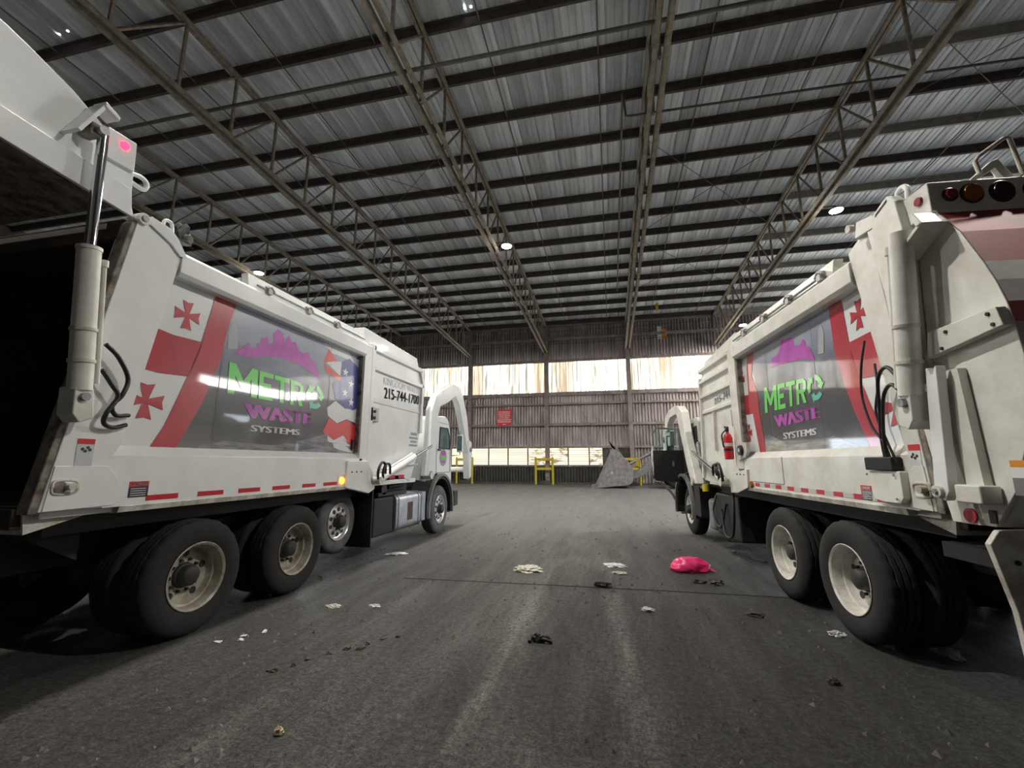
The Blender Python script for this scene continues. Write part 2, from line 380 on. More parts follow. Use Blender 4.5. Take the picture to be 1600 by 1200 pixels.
for x_, y_ in ((-3.35, 9.25), (-3.18, 9.25), (-14.9, 7.5), (-14.55, 7.48)):     # pinholes in the sheets that let daylight through
    f = MB(); f.cyl((x_, y_, ZU(y_) + .282), (x_, y_, ZU(y_) + .288), .03, n=8); f.build('daylight_hole', 'hole_sky', ceil)
# trusses
TY0, TN = PY[0], len(PY)
tb = MB()
for s_ in (-.075, .055): tb.prism([(Y0 + .4, ZU(Y0 + .4) - 2.22), (YW - .25, ZU(YW - .25) - 2.22), (YW - .25, ZU(YW - .25) - 2.05), (Y0 + .4, ZU(Y0 + .4) - 2.05)], 'x', s_ * 1.2, s_ * 1.2 + .025)
for s_ in (-.20, .06): tb.prism([(Y0 + .4, ZU(Y0 + .4) - 2.22), (YW - .25, ZU(YW - .25) - 2.22), (YW - .25, ZU(YW - .25) - 2.205), (Y0 + .4, ZU(Y0 + .4) - 2.205)], 'x', s_, s_ + .14)
bot = tb.mesh('bottom_chord', 'steel_frame', 0)
tb = MB()
for s_ in (-.10, .02): tb.prism([(Y0 + .4, ZU(Y0 + .4) - .13), (YW - .1, ZU(YW - .1) - .13), (YW - .1, ZU(YW - .1) - .005), (Y0 + .4, ZU(Y0 + .4) - .005)], 'x', s_, s_ + .08)
top = tb.mesh('top_chord', 'steel_frame', 0)
vert = MB().box(-.035, .035, -.035, .035, -2.15, -.08).mesh('vertical_strut', 'steel_frame', 0)
dl = Vector((0, 1.65, 2.03 - .05 * 1.65))
diag = MB().tube([(0, -1.65 + .06, -2.13 + .0825), (0, -.06, -.1)], .042, 4).mesh('diagonal_strut', 'steel_frame', 0)
TL = {-22.9: 'far left steel roof truss mostly hidden beyond the left truck roof', -16.8: 'steel roof truss above the left truck, leftmost clear in view',
      -10.7: 'steel roof truss second from left, ending at the column left of the red sign', -4.6: 'steel roof truss carrying the bright lamp over the aisle centre',
      1.5: 'steel roof truss seen nearly edge-on right of the aisle centre', 7.6: 'steel roof truss above the right truck, rightmost clear in view', 13.7: 'far right steel roof truss beyond the right truck'}
for x in BX[1:6]:
    t = empty('roof_truss', (x, 0, 0), 0, TL[x], 'truss', 'parallel steel roof trusses')
    link('top_chord', top, t); link('bottom_chord', bot, t)
    for i, y in enumerate(PY):
        if y < 1: continue
        o = link('vertical_strut', vert, t); o.location = (0, y, ZU(y))
        o = link('diagonal_strut', diag, t); o.location = (0, y, ZU(y))

# back wall
wall = empty('wall_back', kind='structure')
def corr(name, width, z0, z1, material, per=.22, dep=.16):
    v = []; nx = int(round(width / per)); per = width / nx
    for z in (z0, z1):
        for i in range(nx):
            x = i * per
            v += [(x, 0, z), (x + per * .36, 0, z), (x + per * .48, dep, z), (x + per * .88, dep, z)]
        v.append((nx * per, 0, z))
    m = nx * 4 + 1
    b = MB(); b.add(v, [(i, i + 1, m + i + 1, m + i) for i in range(m - 1)])
    return b.mesh(name, material, 0)
up_m = corr('siding_panel', 6.1, 9.22, 12.5, 'siding'); mid_m = corr('siding_panel', 6.1, 2.66, 6.78, 'siding'); low_m = corr('siding_panel', 6.1, 0, 1.4, 'dark_siding')
solid_m = corr('siding_panel', 6.1, 0, 2.7, 'siding')
XB = [-29.0] + BX + [19.8]
for x in BX[:-1] + [13.7]:
    for m in (up_m, mid_m):
        link('siding_panel', m, wall).location = (x, YW, 0)
    link('siding_panel', low_m if x < 1.4 else solid_m, wall).location = (x, YW, 0)
for m in (up_m, mid_m, low_m): link('siding_panel', m, wall).location = (-29.0, YW, 0)
def girt(z0, z1, y0, material='column_paint', xa=-29.0, xb=19.8): MB().box(xa, xb, YW - y0, YW - .01, z0, z1).build('girt', material, wall)
girt(10.9, 11.1, .18); girt(9.16, 9.34, .22); girt(6.55, 6.82, .2); girt(5.86, 5.98, .16); girt(4.28, 4.46, .2); girt(2.62, 2.76, .14); girt(1.28, 1.40, .12); girt(12.0, 12.3, .2)
MB().box(-29, 19.8, YW - .28, YW, 0, .14).build('kerb', 'dark_siding', wall)
MB().box(-.6, 1.5, YW - .06, YW - .02, 1.36, 2.68).build('blank_panel', 'dark_siding', wall)
# translucent strip, sheet by sheet
sm2 = corr('window_sheet', 1.0, 7.55, 9.22, 'sheet_clear', .1, .03); sm3 = corr('window_sheet', 1.0, 6.78, 7.55, 'sheet_streak_glow', .1, .03)
sm = {k: corr('window_sheet', 1.0, 6.78, 9.22, k, .1, .03) for k in ('sheet_clear', 'sheet_beige', 'sheet_green')}
kinds = ['sheet_clear', 'sheet_clear', 'sheet_green', 'sheet_clear', 'sheet_beige', 'sheet_clear', 'sheet_beige', 'sheet_green', 'sheet_clear']
wn = 0
for i, x in enumerate([-29.0] + BX):
    wn += 1; g = empty('window_%d' % wn, (x, YW, 0), kind='structure')
    for k in range(6):
        o = link('window_sheet', sm2 if i == 7 and k >= 3 else sm[kinds[(i * 5 + k * 3 + (k * k) % 4) % 9]], g)
        o.location = (k * 1.0167, .004, 0); o.scale.x = 1.0167
        if i == 7 and k >= 3:      # extra-bright sheets added along the bottom to cast a streak on the truck panel
            o = link('window_sheet', sm3, g); o.location = (k * 1.0167, .004, 0); o.scale.x = 1.0167
wn += 1; g = empty('window_%d' % wn, (XR - .04, 24.5, 0), kind='structure')  # unseen glowing strip added above the doorway to lengthen the panel highlight
for k in range(8):
    o = link('window_sheet', sm3, g); o.location = (0, k * 1.0, 0); o.rotation_euler.z = R(90)
# low louvred strip with mullions
pane = {k: MB().box(0, 1.5, .0, .02, 1.40, 2.62).mesh('louvre_pane', k, 0) for k in ('louvre_clear', 'louvre_leaf_shade')}
bar = MB().box(0, 1.5, -.03, -.01, -.012, .012).mesh('louvre_bar', 'steel_frame', 0)
mul = MB().box(-.05, .05, -.07, .02, 1.36, 2.66).mesh('mullion', 'column_paint', 0)
for i, x in enumerate([-16.8, -10.7, -4.6]):
    wn += 1; g = empty('window_%d' % wn, (x, YW, 0), kind='structure')
    for k in range(4):
        xx = k * 1.53
        if x + xx > -.9: break
        link('louvre_pane', pane['louvre_leaf_shade' if (i == 2 or (i == 1 and k == 3)) and k != 1 else 'louvre_clear'], g).location.x = xx
        link('mullion', mul, g).location.x = xx + 1.52
        for j in range(7): link('louvre_bar', bar, g).location = (xx, 0, 1.52 + j * .155)
# steel columns
cp = [(-.15, -.17), (.15, -.17), (.15, -.14), (.02, -.14), (.02, .14), (.15, .14), (.15, .17), (-.15, .17), (-.15, .14), (-.02, .14), (-.02, -.14), (-.15, -.14)]
cm = MB().prism(cp, 'z', 0, ZU(YW) - .1).mesh('steel_column', 'column_paint', 0)
CL = {-16.8: 'steel wall column hidden behind the left truck', -10.7: 'steel wall column beside the front of the left truck', -4.6: 'steel wall column between two yellow guard posts, right of the red sign',
      1.5: 'steel wall column right behind the loader bucket', 7.6: 'steel wall column behind the cab of the right truck'}
for x in BX[2:5]: tag(link('steel_column', cm), CL[x], 'column', 'columns of the back wall').location = (x, YW - .2, 0)
# walls beyond the frame: closed left and behind, a wide doorway on the right
YB = -9.0
def swall(nm, *boxes):
    f = MB()
    for q in boxes: f.box(*q)
    f.build(nm, 'dark_siding', smooth=0)['kind'] = 'structure'
swall('wall_left', (XL - .1, XL, YB, YW, 0, 14.4)); swall('wall_front', (XL, XR, YB - .1, YB, 0, 14.4))
swall('wall_right', (XR, XR + .1, YB, 18, 0, 14.4), (XR, XR + .1, 31, YW, 0, 14.4), (XR, XR + .1, 18, 31, 4.6, 14.4))
ap = MB().box(19.95, 60, -10, 50, -.25, -.02).build('floor_apron', 'concrete', smooth=0); ap['kind'] = 'structure'

# pipes and wires
def pipe(name, pts, r, label, cat, material='pipe_grey', n=8):
    return tag(MB().tube(pts, r, n).build(name, material), label, cat)
pipe('sprinkler_pipe', [(-22, 8.75, 11.45), (-9, 8.8, 11.45), (6, 8.9, 11.45)], .05, 'long dark sprinkler pipe crossing under the roof at the top of the picture', 'pipe')
pipe('conduit', [(.75, 26, 11.85), (.75, 11.75, 12.4), (.8, 11.68, 11.55), (.95, 11.65, 11.5), (12, 11.9, 11.5)], .035, 'bent pipe that starts beside the edge-on truss and crosses to the right truss', 'pipe')
for k, (z, lb) in enumerate(((11.55, 'upper'), (10.55, 'lower'))):
    pipe('wall_cable', spline([(-18, YW - .35, z - .2), (-8, YW - .4, z - .05), (1, YW - .4, z), (8, YW - .4, z + .12)], 4), .018, '%s of the two thin cables strung across the upper back wall' % lb, 'cable', n=5)
t = empty('hanging_tag', (3.16, 27.5, 0), 0, 'small yellow tag hanging on a cord below the far roof', 'tag'); MB().box(-.08, .08, -.03, .03, 10.9, 11.4).build('tag_plate', 'safety_yellow', t); MB().cyl((0, 0, 11.4), (0, 0, ZU(27.5) + .08), .012, n=5).build('tag_cord', 'pipe_grey', t)
t = empty('wall_notice', (4.0, YW - .14, 11.0), 0, 'small orange and white notice high on the back wall', 'sign')
MB().box(-.32, 0, -.02, .02, -.45, .5).build('white_half', 'label_white', t); MB().box(0, .34, -.02, .02, -.4, .3).build('orange_half', 'label_orange', t)
# red sign
t = empty('wall_sign', (-7.9, YW - .24, 4.98), 0, 'red square sign with white lettering on the back wall', 'sign')
MB().prism([(-.58, -.64), (.52, -.62), (.62, .64), (-.55, .62)], 'y', 0, .03).build('sign_board', 'sign_red', t)
rows = [(.42, [(-.45, -.25), (-.18, .45)]), (.27, [(-.45, -.2), (-.16, .45)]), (.12, [(-.45, -.38), (-.34, -.05), (.0, .47)]), (-.03, [(-.4, -.24), (-.2, -.04), (.02, .4)]), (-.19, [(-.52, -.02), (.02, .52)]), (-.34, [(-.5, .5)]), (-.53, [(-.12, .14)])]
for z, segs in rows:
    bb = MB()
    for a, c in segs:
        xx = a
        while xx < c - .02:
            ww = min(.055, c - xx); bb.box(xx, xx + ww, -.008, 0, z - .035, z + .04); xx += .075
    bb.build('lettering', 'label_white', t, smooth=0)

# lamps
LX = {-16.8: 'left', -4.6: 'centre', 7.6: 'right'}
def lamp(x, y, label, vis=True):
    z = ZU(y) - 2.36
    t = empty('high_bay_lamp', (x + .66, y, z), 0, label, 'lamp', 'high bay lamps on the trusses')
    b = MB(); b.cyl((0, 0, .02), (0, 0, .13), .23, .12, 24); b.build('housing', 'lamp_housing', t)
    b = MB(); b.cyl((0, 0, -.005), (0, 0, .02), .2, .2, 24); b.build('lens', 'lamp_glow', t)
    b = MB(); b.tube([(0, 0, .13), (0, 0, .2), (-.66, 0, .2)], .022, 8); b.build('bracket', 'lamp_housing', t)
    ld = bpy.data.lights.new('lamp_light', 'AREA'); ld.shape = 'DISK'; ld.size = .4; ld.energy = LAMP_W; ld.color = (1, .95, .86)
    lo = bpy.data.objects.new('lamp_light', ld); C.objects.link(lo); lo.parent = t; lo.location = (0, 0, -.03)
    ud = bpy.data.lights.new('lamp_spill', 'POINT'); ud.energy = LAMP_W * .05; ud.color = (1, .95, .86); ud.shadow_soft_size = .12
    uo = bpy.data.objects.new('lamp_spill', ud); C.objects.link(uo); uo.parent = t; uo.location = (.0, 0, -.16)
for x in LX:
    lamp(x, 16.65, {'left': 'high bay lamp glowing just above the left truck', 'centre': 'bright high bay lamp over the middle of the aisle', 'right': 'high bay lamp shining just right of the right-hand truss'}[LX[x]])
lamp(7.6, 28.5, 'far high bay lamp just above the front of the right truck')
for x in LX:
    lamp(x, 4.6, 'high bay lamp overhead, %s of the row above the camera' % LX[x])

# ------------------------------------------------------------------ trucks
def cross_pattee(c, ex, ey):
    # c centre (s,z); ex, ey half-axis end points
    u = (ex[0] - c[0], ex[1] - c[1]); v = (ey[0] - c[0], ey[1] - c[1]); out = []
    for k in range(4):
        for a, b in ((-.15, .15), (-.42, 1.0), (0, .9), (.42, 1.0)):
            for _ in range(k): a, b = b, -a
            out.append((c[0] + u[0] * a + v[0] * b, c[1] + u[1] * a + v[1] * b))
    return out
def recycle(c, rs, rz, dirn):
    polys = []
    for k in range(3):
        t0 = R(90 + 120 * k); pts = []
        def P(r, t): return (c[0] + dirn * rs * r * math.cos(t), c[1] + rz * r * math.sin(t))
        a0, a1 = t0 - R(8), t0 - R(78)
        for i in range(6): pts.append(P(1.0, a0 + (a1 - a0) * i / 5))
        pts += [P(1.22, a1), P(.78, a1 - R(30)), P(.36, a1)]
        for i in range(6): pts.append(P(.58, a1 + (a0 - a1) * i / 5))
        polys.append(pts)
    return polys

def wheel(root, sg, s, z, o, far=False, style='dish', rad=.525, rim='rim_cream', tread='rubber', dual=True):
    d = -1 if far else 1          # direction of the outer face
    Rr = rad; k = rad / .525
    prof = [(-.03, .295), (-.012, .33), (0, .40), (-.005, .455), (-.025, .50), (-.045, .52), (-.055, .525), (-.085, .525), (-.09, .508), (-.10, .508), (-.105, .525), (-.138, .525), (-.142, .508),
            (-.152, .508), (-.156, .525), (-.19, .525), (-.195, .508), (-.205, .508), (-.21, .525), (-.24, .525), (-.25, .52), (-.27, .50), (-.29, .455), (-.295, .40), (-.283, .33), (-.265, .295)]
    prof = [(a, r * k if r > .33 else r * min(1, k * 1.02)) for a, r in prof]
    ny = 72
    def mod(i, j): return .011 if (5 <= i <= 8 or 17 <= i <= 20) and j % 3 == 0 else 0
    t = MB(sg); t.lathe(prof, o, s, z, ny, d, mod)
    if dual: t.lathe(prof, o - d * .34, s, z, 40, d)
    tire = t.build('wheel', tread, root, smooth=50)
    q = min(1, k * 1.02)
    if style == 'dish':
        rp = [(-.03, .30), (-.012, .312), (-.008, .306), (-.022, .288), (-.06, .276), (-.11, .272), (-.118, .255), (-.165, .25), (-.182, .243), (-.188, .10)]
    else:
        rp = [(-.03, .30), (-.008, .312), (-.003, .304), (-.018, .286), (-.05, .272), (-.058, .255), (-.035, .235), (-.03, .20), (-.032, .10)]
    rm = MB(sg); rm.lathe([(a, r * q) for a, r in rp], o, s, z, 44, d, cap=True); rm = rm.build('rim', rim, tire, smooth=32)
    base = -.188 if style == 'dish' else -.03
    for j in range(10 if not far else 0):      # hand holes and nuts
        t_ = 2 * math.pi * (j + .5) / 10
        if j % (2 if style == 'dish' else 1) == 0:
            h = MB(sg); cy, cz = s + .205 * q * math.cos(t_), z + .205 * q * math.sin(t_)
            h.cyl((o + d * (base - .004), cy, cz), (o + d * (base + .009), cy, cz), .034 * q if style == 'dish' else .030, n=14); h.build('hand_hole', 'hub_black', tire)
        h = MB(sg); t_ += .31; cy, cz = s + .145 * q * math.cos(t_), z + .145 * q * math.sin(t_)
        h.cyl((o + d * (base - .01), cy, cz), (o + d * (base + .035), cy, cz), .017, .013, n=6); h.build('lug_nut', 'hub_black' if style == 'dish' else 'chrome', tire)
    h = MB(sg); e = .10 if style == 'dish' else .085
    h.lathe([(base, .118), (base + .03, .112), (base + .035, .095), (base + e, .09), (base + e + .015, .07)], o, s, z, 24, d, cap=True); h.build('hub', 'hub_black', tire)
    return tire

def make_tailgate(root, sg, hinge, ang, graphics):
    # closed coordinates relative to the hinge: y back is negative, z down is negative
    g = MB(sg)
    side = [(.02, -.06), (-.10, -.10), (-.36, -.10), (-.60, -.14), (-.62, -.36), (-.75, -.57), (-.86, -.83), (-.91, -.97), (-.95, -1.12), (-.97, -1.25), (-.985, -1.45), (-.93, -1.85), (-.80, -2.2), (-.62, -2.44), (-.35, -2.44), (-.26, -2.0), (-.02, -.22)]
    g.prism(side, 'x', -.045, -.005)
    tg = g.build('tailgate', 'worn_white_paint' if ang == 0 else 'white_paint', root, bevel=.006)
    tg.location = (0, hinge[0], hinge[1]); tg.rotation_euler.x = R(ang)
    g = MB(sg); g.prism(side, 'x', -2.44, -2.40); g.build('far_side_plate', 'worn_white_paint', tg)
    g = MB(sg)                                     # curved back skin
    back = side[3:14]; ins = [(y + .03, z + .01) for y, z in back]
    g.prism(back + ins[::-1], 'x', -2.41, -.03); g.build('back_skin', 'worn_white_paint', tg)
    g = MB(sg)                                     # inner lining seen when the gate is up
    ins = [(y + .06, z + .02) for y, z in side[2:15]]; ins2 = [(y + .09, z + .03) for y, z in side[2:15]]
    g.prism(ins + ins2[::-1], 'x', -2.39, -.06); g.build('lining', 'hopper_rust', tg)
    # proud edge band along the sealing edge, and stiffeners
    g = MB(sg); g.prism([(.03, -.10), (-.20, -.12), (-.46, -2.0), (-.55, -2.44), (-.35, -2.44), (-.26, -2.0)], 'x', -.01, .022); g.build('edge_band', 'white_paint' if ang else 'worn_white_paint', tg, bevel=.005)
    g = MB(sg); g.prism([(-.01, -.2), (-.07, -.2), (-.33, -2.0), (-.26, -2.0)], 'x', -2.38, -.02); g.build('seal_frame', 'grimy_edge', tg)
    # light bar
    g = MB(sg); g.box(-2.45, .03, -.62, -.36, -.34, -.12); lb = g.build('light_bar', 'white_paint' if ang else 'worn_white_paint', tg, bevel=.008)
    for ox, r, m in ((-.10, .038, 'lens_red'), (-.235, .062, 'lens_amber'), (-.42, .068, 'lens_dark'), (-.62, .062, 'lens_red')):
        g = MB(sg); g.cyl((ox, -.625, -.225), (ox, -.645, -.225), r, r * .9, 24); l = g.build('tail_lamp', m, lb)
        g = MB(sg); g.tube([(ox + (r + .006) * math.cos(a), -.622, -.225 + (r + .006) * math.sin(a)) for a in [2 * math.pi * i / 24 for i in range(25)]], .008, 6); g.build('lamp_ring', 'black_plastic', lb)
    g = MB(sg); g.cyl((.03, -.535, -.215), (.045, -.535, -.215), .034, .03, 20); g.build('marker_lamp', 'lamp_lit_red' if ang else 'lens_red', lb)
    g = MB(sg); g.tube(spline([(-.03, -.30, -.14), (-.03, -.28, -.0), (-.03, -.34, .03), (-.03, -.38, -.02), (-.03, -.36, -.14)], 4), .02, 8); g.build('lifting_eye', 'white_paint', tg)
    # hand rail and roof ladder frame
    g = MB(sg); g.tube([(-.31, -.62, -.08), (-.295, -.62, .01), (-.32, -.62, .05), (-.49, -.63, .17), (-.525, -.63, .175), (-.54, -.63, .06), (-.56, -.63, -.12)], .014, 8); g.build('hand_rail', 'dirty_white_paint', tg)
    g = MB(sg); g.prism([(-.16, -.20), (-.19, -.17), (-.41, .02), (-.46, .04), (-.66, -.34), (-.60, -.36), (-.43, -.03)], 'y', -.60, -.56); g.build('ladder_frame', 'worn_white_paint', tg, bevel=.004)
    # cylinder shield bracket
    wp_ = 'white_paint' if ang else 'worn_white_paint'
    g = MB(sg); g.prism([(-.36, -.60), (-.69, -.44), (-.70, -.465), (-.37, -.625)], 'x', .0, .17); br = g.build('cylinder_bracket', wp_, tg, bevel=.004)
    g = MB(sg); g.prism([(-.71, -.47), (-.65, -.36), (-.615, -.365), (-.66, -.475)], 'x', .04, .18); g.build('bracket_cap', wp_, br, bevel=.01)
    g = MB(sg); g.box(.0, .13, -.52, -.42, -.52, -.44); g.build('bracket_block', 'grimy_edge', br, bevel=.01)
    g = MB(sg); g.cyl((.13, -.47, -.46), (.18, -.47, -.46), .035, n=16); g.build('bracket_pin', 'steel_grey', br)
    if ang == 0:
        g = MB(sg); g.prism([(-.45, -1.16), (-.95, -1.15), (-.975, -1.27), (-.41, -1.34)], 'x', 0, .06); pl = g.build('cross_plate', 'worn_white_paint', tg, bevel=.006)
        for y, z in ((-.9, -1.18), (-.92, -1.25), (-.6, -1.2), (-.55, -1.3)):
            g = MB(sg); g.cyl((.06, y, z), (.068, y, z), .012, n=8); g.build('bolt', 'black_steel', pl)
        g = MB(sg)                                  # locking arm with notched end
        g.prism([(-.49, -1.42), (-.51, -1.47), (-.53, -1.47), (-.55, -1.42), (-.565, -1.42), (-.50, -2.24), (-.46, -2.30), (-.40, -2.28), (-.39, -2.2), (-.475, -1.42)], 'x', .07, .13); la = g.build('locking_arm', 'white_paint', tg, bevel=.006)
        g = MB(sg); g.cyl((.13, -.43, -2.24), (.155, -.43, -2.24), .04, n=20); g.build('pivot', 'dirty_white_paint', la)
        g = MB(sg); g.cyl((.155, -.43, -2.24), (.17, -.43, -2.24), .018, n=6); g.build('pivot_nut', 'steel_grey', la)
        g = MB(sg); g.prism([(-.52, -1.45), (-.62, -1.45), (-.66, -2.2), (-.54, -2.3)], 'x', 0, .05); g.build('side_channel', 'worn_white_paint', tg)
        g = MB(sg); g.box(.0, .12, -.71, -.53, -2.30, -2.19); g.build('hook_box', 'worn_white_paint', tg, bevel=.01)
        g = MB(sg); g.cyl((.02, -.50, -2.385), (.034, -.50, -2.385), .046, n=24); g.build('reflector', 'lens_red', tg)
        g = MB(sg); g.box(.0, .006, -.645, -.60, -2.42, -2.34); g.build('slot', 'hub_black', tg)
        for (y, z) in ((-.91, -2.2),):
            g = MB(sg); g.box(.0, .004, y, y + .12, z + .12, z + .16); g.build('caution_label', 'label_orange', tg)
            g = MB(sg); g.box(.0, .004, y, y + .12, z + .06, z + .12); g.build('caution_label', 'label_white', tg)
            g = MB(sg); g.box(.0, .004, y, y + .12, z - .04, z + .06); g.build('caution_label', 'label_grey', tg)
        # rear wrap: red flag pieces on the back skin
        for k, (i, c) in enumerate(((1, 'rear_red'), (2, 'rear_red'), (3, 'rear_white'), (4, 'rear_white'), (5, 'rear_red'), (6, 'rear_white'))):
            (y0, z0), (y1, z1) = back[i], back[i + 1]
            g = MB(sg); n_ = (-.006, .002); g.add([(-.01, y0 - .006, z0), (-1.2, y0 - .006, z0), (-1.2, y1 - .006, z1), (-.01, y1 - .006, z1)], [(0, 1, 2, 3)]); g.build('rear_print', c, tg, smooth=0)
    return tg

def truck(P):
    sg, left = P['sg'], P['left']; T = P['dir']          # T: +1 when text reads toward the cab
    root = empty('garbage_truck', P['loc'], P['rot'], P['label'], 'garbage truck', 'white garbage trucks')
    WP = 'white_paint' if left else 'worn_white_paint'
    rim = 'rim_cream' if left else 'rim_white'
    rb, rt_, pb, pt, pf, hf, ht = P['rear_b'], P['rear_t'], P['pan_b'], P['pan_t'], P['pan_f'], P['hop_f'], P['top']
    def B(): return MB(sg)
    Wd = -2.44
    # --- running gear
    f = B(); f.box(-.84, -.74, rb + .25, P['cab_f'] - .3, .72, 1.02); fr = f.build('chassis_rail', 'black_steel', root)
    f = B(); f.box(-1.70, -1.60, rb + .25, P['cab_f'] - .3, .72, 1.02); f.build('chassis_rail', 'black_steel', root)
    f = B(); f.box(-2.2, -.25, rb + .2, hf - .1, 1.05, 1.22); f.build('subframe', 'black_steel', root)
    for s in (0, P['ax2'], P['steer']):
        f = B(); f.cyl((-2.1, s, .525), (-.34, s, .525), .08, n=14)
        if s != P['steer']: f.lathe([(-.25, .1), (-.15, .2), (.0, .24), (.15, .2), (.25, .1)], -1.22, s, .54, 18)
        f.build('axle', 'black_steel', root)
    f = B(); f.prism([(.0, .95), (P['ax2'], .95), (P['ax2'] - .3, .70), (.3, .70)], 'x', -.72, -.62); f.build('suspension_beam', 'black_steel', root)
    for far in (False, True):
        for s in (0, P['ax2']):
            wheel(root, sg, s, .525, 0 if not far else Wd, far, 'dish', .525, rim)
        wheel(root, sg, P['steer'], .53, P['steer_o'] if not far else Wd - P['steer_o'], far, 'hub', .53, 'polished_alloy' if left else 'rim_white', 'dusty_rubber' if left else 'rubber', False)
        if left: wheel(root, sg, 2.62, .69, -.25 if not far else Wd + .25, far, 'hub', .47, 'polished_alloy', 'dusty_rubber', False)
    # --- body box (hollow, open at the back)
    f = B()
    f.prism([(rb + .03, 1.25), (rt_ + .03, ht - .08), (hf, ht - .08), (hf, 1.25)], 'x', Wd, Wd + .12)
    f.prism([(rb + .06, 1.25), (rt_ + .06, ht - .12), (pf + .2, ht - .12), (pf + .2, 1.25)], 'x', -.26, -.20)
    f.box(Wd + .1, -.2, rt_ + .06, hf - .3, ht - .16, ht - .06); f.box(Wd + .1, -.06, rb + .05, hf - .1, 1.20, 1.28)
    body = f.build('body_box', WP, root, bevel=.006)
    f = B(); f.prism([(rb + .08, 1.285), (rt_ + .08, ht - .165), (2.4, ht - .165), (2.4, 1.285)], 'x', Wd + .122, Wd + .14)
    f.prism([(rb + .08, 1.285), (rt_ + .08, ht - .165), (2.4, ht - .165), (2.4, 1.285)], 'x', -.28, -.262)
    f.box(Wd + .122, -.262, rt_ + .1, 2.4, ht - .18, ht - .165); f.box(Wd + .122, -.262, rb + .1, 2.4, 1.285, 1.30); f.box(Wd + .12, -.26, 2.38, 2.44, 1.28, ht - .16)
    f.build('body_lining', 'hopper_rust', body)
    # --- rear frame
    f = B(); f.prism([(rb, 1.25), (rt_, ht), (pt + .02, ht - .12), (pt, ht - .26), (pb, 1.74), (pb - .06, 1.60), (pb - .06, 1.25)], 'x', -.2, -.001)
    post = f.build('rear_post', WP, root, bevel=.008)
    f = B(); f.prism([(rb - .05, 1.24), (rt_ - .05, ht - .10), (rt_ + .01, ht - .02), (rb + .015, 1.24)], 'x', -.13, -.012); f.build('rear_lip', 'grimy_edge', post, bevel=.01)
    f = B(); f.prism([(rb - .05, 1.24), (rt_ - .05, ht - .10), (rt_ + .03, ht - .02), (rb + .05, 1.24)], 'x', Wd, Wd + .13); f.build('rear_lip', 'grimy_edge', post, bevel=.01)
    f = B(); f.box(Wd + .12, -.12, rt_ - .04, rt_ + .06, ht - .22, ht - .04); f.build('rear_header', 'hopper_rust', post, bevel=.01)
    f = B(); f.box(Wd + .2, -.3, rt_ - .05, rt_ - .041, ht - .12, ht - .07); f.build('header_strip', 'worn_white_paint', post)
    f = B(); f.box(Wd + .02, -.12, rb - .07, rb + .06, 1.14, 1.28); f.build('rear_sill', 'hopper_rust', post, bevel=.01)
    f = B(); f.prism([(rb - .02, 1.24), (rb + .0, 1.10), (rb + .52, 1.24)], 'x', -.5, -.10); f.build('sump', 'dirty_white_paint', post)
    # pin pocket on the rear post
    pk = P['pocket']; f = B()
    f.tube(spline([(.01, pk[0] - .07, pk[1]), (.005, pk[0] - .05, pk[1] + .045), (.005, pk[0] + .07, pk[1] + .045), (.005, pk[0] + .09, pk[1]), (.005, pk[0] + .07, pk[1] - .045), (.005, pk[0] - .05, pk[1] - .045), (.005, pk[0] - .07, pk[1])], 4), .012, 6)
    f.build('pin_pocket', 'dirty_white_paint', post)
    f = B(); f.cyl((.0, pk[0] - .02, pk[1]), (.014, pk[0] - .02, pk[1]), .042, n=16); f.build('pocket_hole', 'grimy_edge', post)
    f = B(); f.cyl((.0, pk[0] + .03 * (1 if left else -1), pk[1] + .005), (.06, pk[0] + .03 * (1 if left else -1), pk[1] + .005), .028, n=14); f.build('lock_pin', 'dirty_white_paint', post)
    # --- side panel with printed wrap
    zb, zt = 1.72, P['pan_top']; zc, hz = (zb + zt) / 2, (zt - zb) / 2
    surf = lambda z: -.105 + .008 * (1 - ((z - zc) / hz) ** 2)
    def edge(z): return pb - .02 + (pt - pb) * (z - 1.74) / (zt - 1.74)
    g = MB(sg); n = 14; v = []
    for i in range(n + 1):
        z = zb + (zt - zb) * i / n; v += [(surf(z), edge(z), z), (surf(z), pf + .04, z), (surf(z) - .03, edge(z), z), (surf(z) - .03, pf + .04, z)]
    fs = []
    for i in range(n): fs += [(4 * i, 4 * i + 1, 4 * i + 5, 4 * i + 4), (4 * i + 2, 4 * i + 6, 4 * i + 7, 4 * i + 3), (4 * i, 4 * i + 4, 4 * i + 6, 4 * i + 2), (4 * i + 1, 4 * i + 3, 4 * i + 7, 4 * i + 5)]
    fs += [(0, 2, 3, 1), (4 * n, 4 * n + 1, 4 * n + 3, 4 * n + 2)]
    g.add(v, fs); pan = g.build('side_panel', 'flag_white', root, smooth=50)
    G = P['gfx']
    clip = [((0, 0, zt), (0, 0, 1)), ((0, 0, zb), (0, 0, -1)), ((0, pf + .03, 0), (0, 1, 0))]
    decal([G['photo']], surf, 'print_city_photo', 'print_photo', pan, sg, .0015, clip)
    decal([G['road']], surf, 'print_road', 'print_road', pan, sg, .003, clip)
    for pts in G['white']: decal([pts], surf, 'print_flag_white', 'flag_white', pan, sg, .003, clip)
    for pts in G['red']: decal([pts], surf, 'print_red_stripe', 'flag_red', pan, sg, .0045, clip)
    for pts in G.get('scarlet', []): decal([pts], surf, 'print_flag_red', 'print_scarlet', pan, sg, .0045, clip)
    for pts in G.get('blue', []): decal([pts], surf, 'print_flag_blue', 'print_blue', pan, sg, .004, clip)
